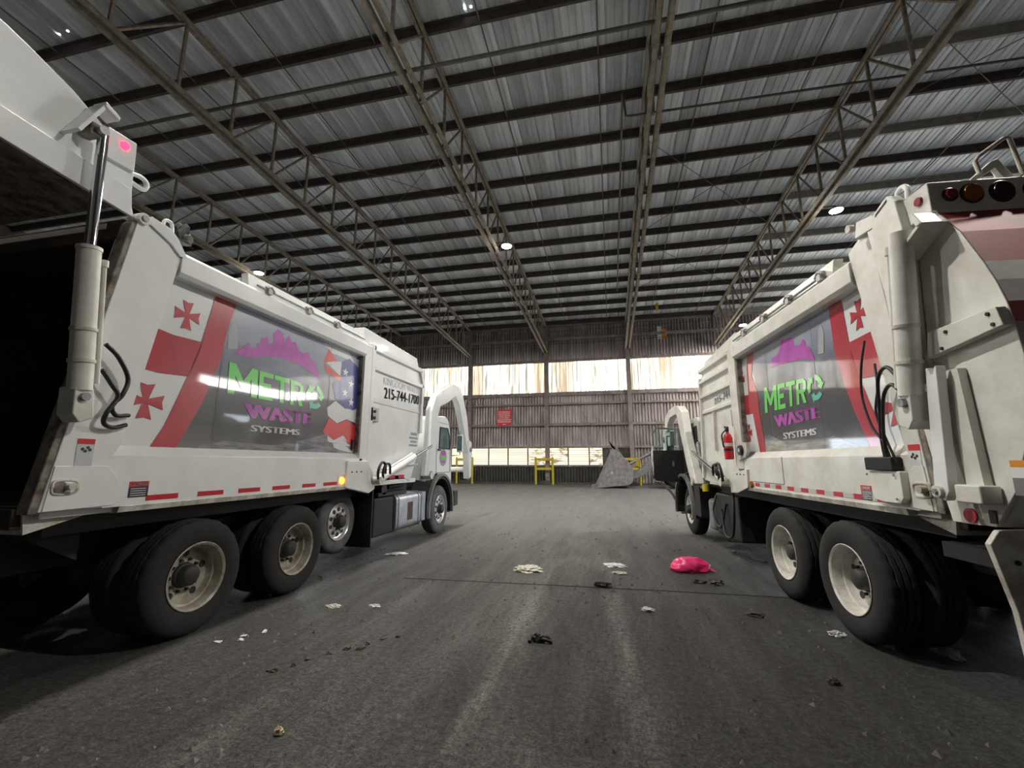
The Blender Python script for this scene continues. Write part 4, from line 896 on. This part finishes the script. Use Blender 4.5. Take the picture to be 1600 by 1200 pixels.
RT, rp = truck(dict(sg=-1, left=False, dir=-1, loc=(2.11, 4.93, 0), rot=R(5.5), label='white garbage truck on the right with closed tailgate and open cab door',
    rear_b=-1.17, rear_t=-.93, pan_b=-.95, pan_t=-.66, pan_f=2.18, hop_f=4.15, top=3.58, pan_top=3.19, ax2=1.26, steer=6.12, steer_o=-.2, cab_f=6.95, pocket=(-1.09, 1.40), gfx=GR, lid_r=-.35, clips=(-.2, .45, 1.1, 1.75),
    skirt_f=2.2, tape=tapeR, danger=[(-.52, -.38, 1.275, 1.40, 0)], pinch=(-1.11, -1.0, 1.50, 1.73),
    hop=[(2.42, 1.2), (2.42, 3.40), (3.95, 3.36), (4.12, 3.16), (4.16, 2.3), (4.32, 1.26), (3.6, 1.22)],
    beams=[(2.45, 4.1, 3.30, 3.36, .0), (2.45, 4.12, 3.08, 3.13, .0), (2.45, 4.14, 2.80, 2.85, .0), (2.45, 4.15, 2.50, 2.55, -.02)], frames=[[(2.42, 1.4), (2.42, 3.36), (2.50, 3.36), (2.50, 1.4)], [(4.07, 3.2), (4.12, 3.16), (4.16, 2.3), (4.31, 1.3), (4.22, 1.3), (4.08, 2.3)], [(3.36, 2.48), (3.40, 2.48), (3.47, 1.8), (3.43, 1.8)]],
    canopy=[(2.35, 3.38), (2.35, 3.62), (3.95, 3.50), (4.12, 3.16), (3.9, 3.2)],
    text=[('215-744', ((3.42, 2.60), (3.40, 2.71), (2.60, 2.63), (2.60, 2.76)), 'letter_grey', .08)],
    hoptape=[], plate=[(2.74, 1.42), (2.48, 1.45), (2.03, 1.50), (2.05, 1.24), (2.45, 1.14), (2.72, 1.13)], plate_bolts=(2.14, 1.42), armcyl=((2.78, 1.28), (3.10, 1.40), (4.60, 1.80)),
    arch=[(7.06, 2.40), (6.95, 2.70), (6.55, 2.85), (5.93, 2.90), (5.55, 2.85), (5.28, 2.69), (5.10, 2.19), (4.90, 1.82), (4.50, 1.18), (4.86, 1.14), (5.14, 1.53), (5.36, 1.96), (5.58, 2.35), (5.70, 2.62), (5.80, 2.68), (6.40, 2.66), (6.70, 2.52), (6.80, 2.36)],
    arch_pin=(4.72, 1.22), knuckle=(6.98, 2.15), cab_o=-.22, cab=[(5.08, 1.12), (5.08, 2.46), (5.25, 2.56), (6.4, 2.56), (6.65, 2.45), (6.85, 1.9), (6.95, 1.25), (6.95, .85), (6.9, .85), (6.8, 1.0), (6.6, 1.27), (6.12, 1.36), (5.6, 1.25)],
    window=[(5.20, 2.36), (5.36, 2.36), (5.36, 1.8), (5.20, 1.8)], door=(5.44, 6.4, 1.3, 2.45), screen=[(6.68, 2.4), (6.74, 2.35), (6.88, 1.9), (6.8, 1.9)], cab_top=2.55, mirror=(6.75, 2.05)))
make_tailgate(RT, -1, (-.97, 3.65), 0, True)
def B(): return MB(-1)
cy = lift_cyl(RT, -1, (-1.33, 2.06), (-1.47, 3.22), (-1.485, 3.24), .16, 'worn_white_paint')
f = B(); f.prism([(-1.10, 3.50), (-1.14, 3.56), (-1.30, 3.62), (-1.37, 3.54), (-1.40, 3.3), (-1.31, 2.15), (-1.17, 2.15)], 'x', .0, .09); gb = f.build('gate_beam', 'worn_white_paint', rp['post'], bevel=.01)
f = B(); f.prism([(-1.16, 3.525), (-1.17, 3.545), (-1.30, 3.59), (-1.30, 3.57)], 'x', .088, .093); f.build('beam_slot', 'hub_black', gb)
f = B(); f.prism([(-.84, 3.66), (-1.02, 3.62), (-1.10, 3.56), (-1.02, 3.50), (-.80, 3.52)], 'x', -.05, .03); f.build('hinge_plate', 'worn_white_paint', rp['post'], bevel=.01)
f = B(); f.cyl((.10, -.9, 3.57), (.14, -.9, 3.57), .035, n=14); f.build('hinge_pin', 'dirty_white_paint', rp['post'])
for pts in ([(.03, -.74, 2.62), (.06, -.70, 2.4), (.06, -.66, 2.15), (.07, -.74, 1.9), (.06, -.84, 1.75), (.05, -.88, 1.6)],
            [(.14, -1.22, 2.2), (.12, -1.08, 2.32), (.10, -.94, 2.25), (.07, -.86, 2.0), (.06, -.82, 1.8), (.05, -.82, 1.58)],
            [(.14, -1.22, 2.10), (.12, -1.1, 2.18), (.10, -.98, 2.12), (.08, -.90, 1.95), (.07, -.86, 1.75), (.05, -.85, 1.58)],
            [(.03, -.82, 2.4), (.06, -.86, 2.2), (.06, -.80, 2.0), (.06, -.86, 1.8), (.05, -.93, 1.6)]):
    B().tube(spline(pts, 6), .010 if pts[0][0] < .1 else .014, 8).build('hydraulic_hose', 'rubber_hose', cy)
# valve cover box at the back of the skirt
f = B(); f.prism([(-.61, 1.53), (-.63, 1.30), (-.74, 1.285), (-.92, 1.285), (-.96, 1.33), (-.96, 1.53)], 'x', .0, .06); vb = f.build('valve_cover', 'worn_white_paint', rp['sk'], bevel=.008)
for s, z in ((-.6, 1.5), (-.6, 1.33), (-.91, 1.5), (-.91, 1.32)):
    f = B(); f.cyl((.07, s, z), (.076, s, z), .010, n=8); f.build('bolt', 'steel_grey', vb)
f = B(); f.box(.0, .08, -.92, -.60, 1.535, 1.64); f.build('valve_block', 'black_steel', rp['sk'], bevel=.01)
f = B(); f.box(.0, .004, 1.02, 1.03, 1.34, 1.66); f.box(.0, .004, 1.03, 1.9, 1.33, 1.34); f.build('hatch_seam', 'label_grey', rp['sk'], smooth=0)
f = B(); f.cyl((.0, 1.96, 1.29), (.03, 1.96, 1.29), .05, .042, 18); f.build('marker_lamp', 'lens_amber', rp['sk'])
f = B(); f.prism([(2.36, 1.88), (1.98, 1.88), (1.98, 1.74), (2.06, 1.66), (2.34, 1.62)], 'x', -.02, .03); ws = f.build('work_lamp_plate', 'tape_silver', RT, bevel=.005)
f = B(); f.cyl((.03, 2.16, 1.77), (.07, 2.16, 1.77), .075, .07, 20); f.build('work_lamp', 'hub_black', ws)
f = B(); f.cyl((.07, 2.16, 1.77), (.074, 2.16, 1.77), .03, n=14); f.build('work_lamp_lens', 'tape_silver', ws)
f = B(); f.box(-.05, -.045, 2.52, 2.66, 2.16, 2.42); f.build('placard', 'label_grey', rp['hop'])
f = B(); f.box(-.05, -.045, 3.62, 3.95, 1.45, 1.62); f.build('faded_label', 'letter_faint', rp['hop'])
# exhaust stack, air cleaner, tank, hoses between cab and hopper
f = B(); f.cyl((-.42, 4.62, 1.3), (-.42, 4.62, 2.75), .13, n=20); ex = f.build('exhaust_stack', 'steel_grey', RT)
f = B(); f.cyl((-.42, 4.62, 2.72), (-.42, 4.62, 2.8), .15, .12, 20); f.build('stack_cap', 'tape_silver', ex)
f = B(); f.box(-2.2, -.6, 4.2, 4.9, 1.0, 3.0); f.build('hopper_front_wall', 'black_steel', RT)
f = B(); f.box(-.62, -.08, 4.05, 4.35, .36, .92); ob = f.build('oil_tank', 'steel_grey', RT, bevel=.06)
f = B(); f.box(-.6, -.12, 2.9, 4.0, .34, 1.05); f.build('tool_box', 'black_steel', RT, bevel=.03)
f = B(); f.cyl((-.05, 4.3, 1.05), (-.05, 4.3, 1.18), .06, n=14); f.build('oil_reservoir', 'safety_yellow', RT)
for pts in ([(-.02, 2.8, 1.15), (.02, 2.72, .8), (.0, 2.9, .45), (-.02, 3.3, .42), (-.05, 3.5, .8)], [(-.1, 3.9, 1.0), (.0, 3.8, .7), (-.02, 3.5, .5), (-.1, 3.4, .9)], [(-.3, 2.2, .5), (-.3, 2.0, .2), (-.35, 1.85, .25), (-.35, 1.8, .5)]):
    B().tube(spline(pts, 6), .02, 8).build('hydraulic_hose', 'rubber_hose', RT)
f = B(); f.box(-.5, -.1, 4.9, 5.3, .5, 1.1); f.cyl((-.2, 5.0, .6), (-.2, 5.4, .75), .05, n=10); f.build('steering_gear', 'black_steel', RT)
# open door, hinged at the front of the cab

f = B(); f.prism([(5.44, 1.32), (5.44, 2.44), (6.36, 2.44), (6.5, 1.9), (6.46, 1.34), (6.1, 1.38)], 'x', -.219, -.205); f.build('doorway_dark_panel', 'hub_black', rp['cab'])  # flat black panel stands in for the dark inside of the cab
f = B(); f.prism([(-.20, 1.12), (.46, 1.16), (.50, 1.24), (.50, 1.88), (-.20, 1.88)], 'y', 6.40, 6.46); dr = f.build('cab_door', 'black_plastic', RT, bevel=.012)
f = B(); f.prism([(-.20, 1.88), (-.20, 2.42), (.40, 2.44), (.50, 2.30), (.50, 1.88), (.46, 1.88), (.46, 2.28), (.38, 2.40), (-.13, 2.38), (-.13, 1.88)], 'y', 6.41, 6.45); f.build('window_frame', 'label_grey', dr, bevel=.006)
f = B(); f.prism([(-.13, 1.88), (-.13, 2.38), (.38, 2.40), (.46, 2.28), (.46, 1.88)], 'y', 6.428, 6.432)
gm = bpy.data.materials.new('clear_glass'); gm.use_nodes = True; bs = gm.node_tree.nodes['Principled BSDF']; bs.inputs['Transmission Weight'].default_value = 1; bs.inputs['Roughness'].default_value = .0; bs.inputs['IOR'].default_value = 1.02; bs.inputs['Base Color'].default_value = (.75, .9, .88, 1); M['clear_glass'] = gm
f.build('window_glass', 'clear_glass', dr, smooth=0)
f = B(); f.box(.46, .53, 6.41, 6.46, 1.2, 2.0); f.build('door_edge', 'chrome', dr, bevel=.008)
f = B(); f.cyl((.15, 6.385, 1.72), (.15, 6.40, 1.72), .05, n=16); f.build('door_speaker', 'hub_black', dr)
f = B(); f.box(.02, .06, 6.38, 6.40, 1.5, 1.62); f.build('door_pull', 'steel_grey', dr)
f = B(); f.box(-.05, .06, 6.5, 6.53, 2.0, 2.36); f.build('door_mirror', 'tape_silver', dr, bevel=.02)
f = B(); f.tube(spline([(.5, 6.47, 1.14), (.3, 6.48, 1.06), (.12, 6.49, .9), (.02, 6.5, .72)], 5), .03, 8); f.build('door_skirt', 'label_grey', dr)
# underride plate below the gate
f = B(); f.prism([(.10, 1.12), (.04, 1.20), (-.4, 1.22), (-2.0, 1.22), (-2.3, 1.1), (-2.3, .25), (-.02, .25), (.0, .45), (.02, .75)], 'y', -1.66, -1.62); up = f.build('underride_plate', 'dirty_white_paint', RT, bevel=.006)
f = B(); f.box(-2.2, -.05, -1.62, -1.1, .95, 1.05); f.build('plate_bracket', 'black_steel', up)
f = B(); f.cyl((-.02, -1.665, 1.02), (-.02, -1.675, 1.02), .014, n=10); f.build('plate_hole', 'hub_black', up)

# fire extinguisher hung on the hopper of the right truck
ex = empty('fire_extinguisher', RT.matrix_basis @ Vector((-.06, 2.50, 1.63)) if False else (0, 0, 0), 0, 'red fire extinguisher strapped to the side of the right truck', 'fire extinguisher')
mw = Matrix.Translation((2.11, 4.93, 0)) @ Matrix.Rotation(R(5.5), 4, 'Z'); ex.matrix_world = mw @ Matrix.Translation((-.085, 2.52, 1.64))
f = MB(); pr = [(0, .055), (.015, .068), (.33, .068), (.38, .05), (.41, .022), (.43, .02)]
v = [(r_ * math.cos(2 * math.pi * k / 24), r_ * math.sin(2 * math.pi * k / 24), z) for z, r_ in pr for k in range(24)]
f.add(v, [(i * 24 + k, i * 24 + (k + 1) % 24, (i + 1) * 24 + (k + 1) % 24, (i + 1) * 24 + k) for i in range(len(pr) - 1) for k in range(24)] + [tuple(range(24))]); f.build('cylinder_body', 'extinguisher_red', ex)
f = MB(); f.cyl((0, 0, .43), (0, 0, .47), .025, n=12); f.prism([(-.02, .46), (-.03, .50), (.09, .52), (.09, .50), (.03, .46)], 'x', -.015, .015); f.build('valve_handle', 'black_plastic', ex)
f = MB(); f.tube(spline([(-.03, -.02, .45), (-.09, -.03, .38), (-.085, -.02, .25), (-.075, -.02, .18)], 5), .012, 8); f.build('discharge_hose', 'rubber_hose', ex)
for nm, z0, z1, m in (('label_band', .20, .25, 'label_white'), ('strap', .13, .17, 'black_plastic')):
    f = MB(); f.cyl((0, 0, z0), (0, 0, z1), .070, n=24); f.build(nm, m, ex)

# ------------------------------------------------------------------ loader at the back
lo = empty('wheel_loader', (0, 28.4, 0), 0, 'wheel loader behind the right truck with its grey bucket lowered', 'wheel loader')
bp = [(-1.12, .02), (-.95, .0), (1.0, .22), (1.22, .36), (1.32, .65), (1.30, 1.15), (1.05, 1.62), (.72, 1.95), (.45, 2.35), (.12, 2.45), (-.45, 1.15)]
f = MB(); f.prism(bp, 'y', 0, .05); bk = f.build('bucket', 'bucket_steel', lo, bevel=.01)
f = MB(); f.prism(bp, 'y', 2.65, 2.7); f.build('bucket_side', 'bucket_steel', bk)
sk = bp[1:10]; f = MB(); f.prism(sk + [(x - .05 if i > 1 else x, z + (.05 if i < 3 else -.02)) for i, (x, z) in reversed(list(enumerate(sk)))], 'y', .05, 2.65); f.build('bucket_shell', 'bucket_steel', bk)
f = MB(); f.prism([(-1.12, .02), (-1.02, .0), (.16, 2.42), (.10, 2.50)], 'y', -.02, .07); f.build('side_edge', 'steel_grey', bk)
f = MB(); f.prism([(.10, 2.40), (-.10, 2.98), (-.16, 3.02), (-.02, 2.5), (.30, 2.40), (.5, 2.35), (.3, 2.62)], 'y', 0, 2.7); f.build('spill_guard', 'bucket_steel', bk)
f = MB(); f.prism([(.18, 2.5), (.28, 2.86), (.33, 2.86), (.28, 2.45)], 'y', .0, .06); f.build('guard_prong', 'bucket_steel', bk)
f = MB(); f.cyl((.02, -.03, .95), (.02, 0, .95), .07, n=14); f.build('side_plug', 'tape_silver', bk)
f = MB(); f.prism([(-1.3, 0), (-1.0, .0), (-.85, .22), (-1.2, .25)], 'y', 0, .3); f.build('cutting_tooth', 'steel_grey', bk)
for y in (.35, 2.2):
    f = MB(); f.prism([(1.2, .8), (1.35, .55), (2.0, .8), (3.2, 2.0), (4.4, 2.2), (4.4, 2.5), (3.0, 2.35), (1.9, 1.25)], 'y', y, y + .16); f.build('lift_arm', 'steel_grey', lo, bevel=.02)
f = MB(); f.cyl((1.2, 1.4, 1.5), (2.6, 1.4, 2.2), .09, n=14); f.build('tilt_cylinder', 'steel_grey', lo)
f = MB(); f.prism([(1.4, 1.35), (1.75, 1.3), (1.8, 1.7), (1.6, 1.8)], 'y', .3, .45); f.build('link_plate', 'loader_yellow', lo)
f = MB(); f.prism([(3.6, .8), (3.6, 2.2), (4.6, 2.4), (4.9, 2.3), (4.9, .8)], 'y', .5, 2.2); f.prism([(4.9, 1.0), (4.9, 2.1), (8.3, 2.0), (8.5, 1.0)], 'y', .4, 2.3); f.build('frame', 'loader_yellow', lo, bevel=.04)
f = MB(); f.prism([(5.0, 2.1), (5.2, 3.3), (6.5, 3.3), (6.6, 2.1)], 'y', .6, 2.1); f.build('cab', 'black_steel', lo, bevel=.04)
for x_ in (4.0, 7.4):
    for y in (-.05, 2.2):
        f = MB(); v = []; pr = [(0, .45), (0, .78), (.06, .86), (.5, .86), (.56, .78), (.56, .45)]
        f.add([(x_ + r_ * math.cos(2 * math.pi * k / 28), y + a, .86 + r_ * math.sin(2 * math.pi * k / 28)) for a, r_ in pr for k in range(28)], [(i * 28 + k, i * 28 + (k + 1) % 28, (i + 1) * 28 + (k + 1) % 28, (i + 1) * 28 + k) for i in range(5) for k in range(28)])
        wl = f.build('wheel', 'rubber', lo); f = MB(); f.cyl((x_, y + .08, .86), (x_, y + .48, .86), .46, n=24); f.build('rim', 'loader_yellow', wl)

# yellow column guards
GLb = {-10.7: 'yellow column guard at the wall beside the left truck', -4.6: 'yellow H-shaped column guard below the red sign, left of the bucket', 1.5: 'yellow column guard half hidden behind the loader bucket'}
for x_ in (-10.7, -4.6, 1.5):
    t = empty('column_guard', (x_ - .18, YW - .75, 0), 0, GLb[x_], 'guard', 'yellow column guards')
    for dx in (-.62, .62):
        f = MB(); f.cyl((dx, 0, 0), (dx, 0, 1.9), .085, n=14); ps = f.build('post', 'safety_yellow', t)
        f = MB(); f.cyl((dx, 0, 1.9), (dx, 0, 1.97), .085, .02, 14); f.build('post_cap', 'safety_yellow', ps)
    for z in (1.80, 1.12):
        f = MB(); f.box(-.6, .6, -.05, .05, z - .09, z + .09); f.build('rail', 'safety_yellow', t, bevel=.02)
    f = MB(); f.prism([(-.45, 0), (.5, 0), (.42, .22), (.1, .3), (-.3, .26)], 'y', -.1, .45); f.build('concrete_foot', 'dark_siding', t, bevel=.03)

# ------------------------------------------------------------------ rubbish on the floor
from mathutils import noise as mn
def crumple(name, loc, size, material, label, cat, seed, rough=.35, freq=3.0, sub=3, rz=0, group=None):
    bm = bmesh.new(); bmesh.ops.create_icosphere(bm, subdivisions=sub, radius=1)
    for v in bm.verts:
        p = v.co * freq + Vector((seed * 7.3, seed * 3.1, seed))
        d = 1 + rough * mn.noise(p) + rough * .6 * mn.noise(p * 2.3) + rough * .25 * abs(mn.noise(p * 5))
        v.co = v.co * d
        if v.co.z < -.25: v.co.z = -.25 + (v.co.z + .25) * .05
        v.co = Vector((v.co.x * size[0], v.co.y * size[1], (v.co.z + .27) * size[2]))
    mz = min(v.co.z for v in bm.verts)
    for v in bm.verts: v.co.z -= mz - .001
    me = bpy.data.meshes.new(name); bm.to_mesh(me); bm.free(); me.materials.append(M[material])
    me.polygons.foreach_set('use_smooth', [True] * len(me.polygons)); me.set_sharp_from_angle(angle=R(32))
    o = link(name, me); o.location = loc; o.rotation_euler.z = rz
    return tag(o, label, cat, group)
bag = crumple('plastic_bag', (1.09, 7.36, 0), (.28, .18, .15), 'pink_plastic', 'bright pink plastic bag lying in the aisle near the right truck', 'bag', 3, .16, 1.8, 4, R(8))
f = MB(); f.add([(.18, -.05, .05), (.34, -.12, .015), (.30, -.02, .02), (.2, .04, .06), (.22, -.02, .10)], [(0, 1, 4), (1, 2, 4), (2, 3, 4), (0, 3, 2, 1), (0, 4, 3)]); f.build('bag_tail', 'pink_plastic', bag)
crumple('crumpled_paper', (-1.28, 6.85, 0), (.20, .15, .045), 'paper', 'flattened beige paper scrap in the middle of the aisle', 'paper', 5, .5, 2.5, 4)
crumple('crumpled_paper', (.0, 7.45, 0), (.14, .12, .02), 'pale_plastic', 'flat pale plastic scrap left of the pink bag', 'plastic scrap', 8, .7, 3, 3)  # pale mesh stands in for a wet highlight on the floor
crumple('crumpled_paper', (.06, 6.95, 0), (.10, .06, .02), 'paper', 'small pale scrap just in front of the flat plastic scrap', 'scrap', 11, .6, 3, 3)
gv = crumple('black_glove', (-.70, 4.26, 0), (.055, .035, .05), 'black_rag', 'crumpled black glove alone in the foreground aisle', 'glove', 13, .5, 3, 3, R(20))
f = MB(); f.tube(spline([(.02, 0, .03), (.07, -.02, .045), (.10, -.03, .02)], 4), .018, 8); f.tube(spline([(.02, -.02, .03), (.06, -.05, .03), (.11, -.06, .012)], 4), .016, 8); f.tube(spline([(-.02, .0, .03), (-.07, .02, .03), (-.09, -.02, .012)], 4), .017, 8); f.build('glove_fingers', 'black_rag', gv)
crumple('black_rag', (-.17, 6.2, 0), (.11, .05, .05), 'black_rag', 'long black rag lying on the floor joint', 'rag', 17, .6, 3, 3, R(-15))
crumple('black_rag', (1.10, 6.68, 0), (.09, .05, .025), 'black_rag', 'flat black scrap just in front of the pink bag', 'rag', 19, .6, 3, 3)
crumple('black_rag', (1.30, 6.64, 0), (.08, .06, .05), 'grit', 'dark lumpy scrap in front of the right end of the pink bag', 'rag', 21, .7, 3, 3)
crumple('crumpled_paper', (-3.75, 7.5, 0), (.17, .09, .02), 'pale_plastic', 'flat grey plastic scrap beside the left truck mud flap', 'plastic scrap', 23, .6, 3, 3, R(20))
crumple('crumpled_paper', (-3.1, 4.72, 0), (.07, .05, .02), 'paper', 'pale scrap in front of the second left truck wheel', 'scrap', 25, .7, 4, 3)
crumple('crumpled_paper', (-2.66, 4.83, 0), (.06, .03, .02), 'pale_plastic', 'small dark and pale scrap right of the second left wheel', 'scrap', 27, .7, 4, 3)
for k, (x_, y_) in enumerate(((-3.52, 3.62), (-3.40, 3.78), (-3.30, 3.92), (-3.36, 3.70))):
    crumple('paper_bit', (x_, y_, 0), (.035, .02, .012), 'pale_plastic', 'tiny white paper bit beside the nearest left truck wheel', 'paper', 30 + k, .6, 3, 2, k, 'paper bits beside the left wheel')
crumple('paper_ball', (-2.0, 2.57, 0), (.028, .022, .03), 'tan_trash', 'small tan lump at the bottom left of the aisle', 'lump', 41, .4, 3, 3)
crumple('crumpled_paper', (.33, 5.35, 0), (.07, .04, .025), 'pale_plastic', 'small pale scrap in the aisle below the pink bag', 'scrap', 43, .6, 3, 3)
crumple('stone_lump', (1.42, 5.42, 0), (.09, .04, .03), 'brown_trash', 'brown lump between the pink bag and the nearest right wheel', 'lump', 45, .5, 3, 3)
crumple('stone_lump', (1.53, 3.98, 0), (.04, .03, .035), 'brown_trash', 'small brown lump in the lower right foreground', 'lump', 47, .5, 3, 3)
crumple('plastic_film', (2.0, 5.0, 0), (.06, .04, .03), 'pale_plastic', 'scrap of clear film lying beside the nearest right wheel', 'plastic scrap', 49, .6, 3, 3)
crumple('plastic_film', (2.72, 4.72, 0), (.05, .10, .04), 'pale_plastic', 'pale film scrap in the dark under the rear of the right truck', 'plastic scrap', 51, .7, 3, 3)
for k in range(9):
    a = k / 8; x_ = -2.62 + .62 * a + random.uniform(-.04, .04); y_ = 3.28 + .85 * a + random.uniform(-.05, .05)
    crumple('mud_clod', (x_, y_, 0), (random.uniform(.02, .05), .02, .016), 'brown_trash', 'brown clod in the trail of mud left of the aisle centre', 'clod', 60 + k, .6, 3, 2, random.uniform(0, 3), 'trail of mud clods')
crumple('plastic_scrap', (-4.0, 4.45 - 1.3, 3.70), (.06, .10, .13), 'black_rag', 'black plastic scrap caught on the roof edge of the left truck', 'plastic scrap', 71, .5, 3, 3)
# loose grit all over the floor
f = MB()
for k in range(2600):
    y_ = .9 + 16 * random.random() ** 1.8; x_ = random.uniform(-4.6, 2.6) * (.6 + y_ * .06); r_ = random.choice((.005, .006, .008, .012, .016, .026)) * random.uniform(.7, 1.3); a = random.random() * 6
    pts = [(x_ + r_ * random.uniform(.6, 1.3) * math.cos(a + q), y_ + r_ * random.uniform(.6, 1.3) * math.sin(a + q), 0) for q in (0, 1.6, 3.1, 4.7)]
    f.add(pts + [(x_, y_, r_ * .8)], [(0, 1, 4), (1, 2, 4), (2, 3, 4), (3, 0, 4)])
tag(f.build('loose_grit', 'grit', fl, smooth=0), None, None, kind='stuff')
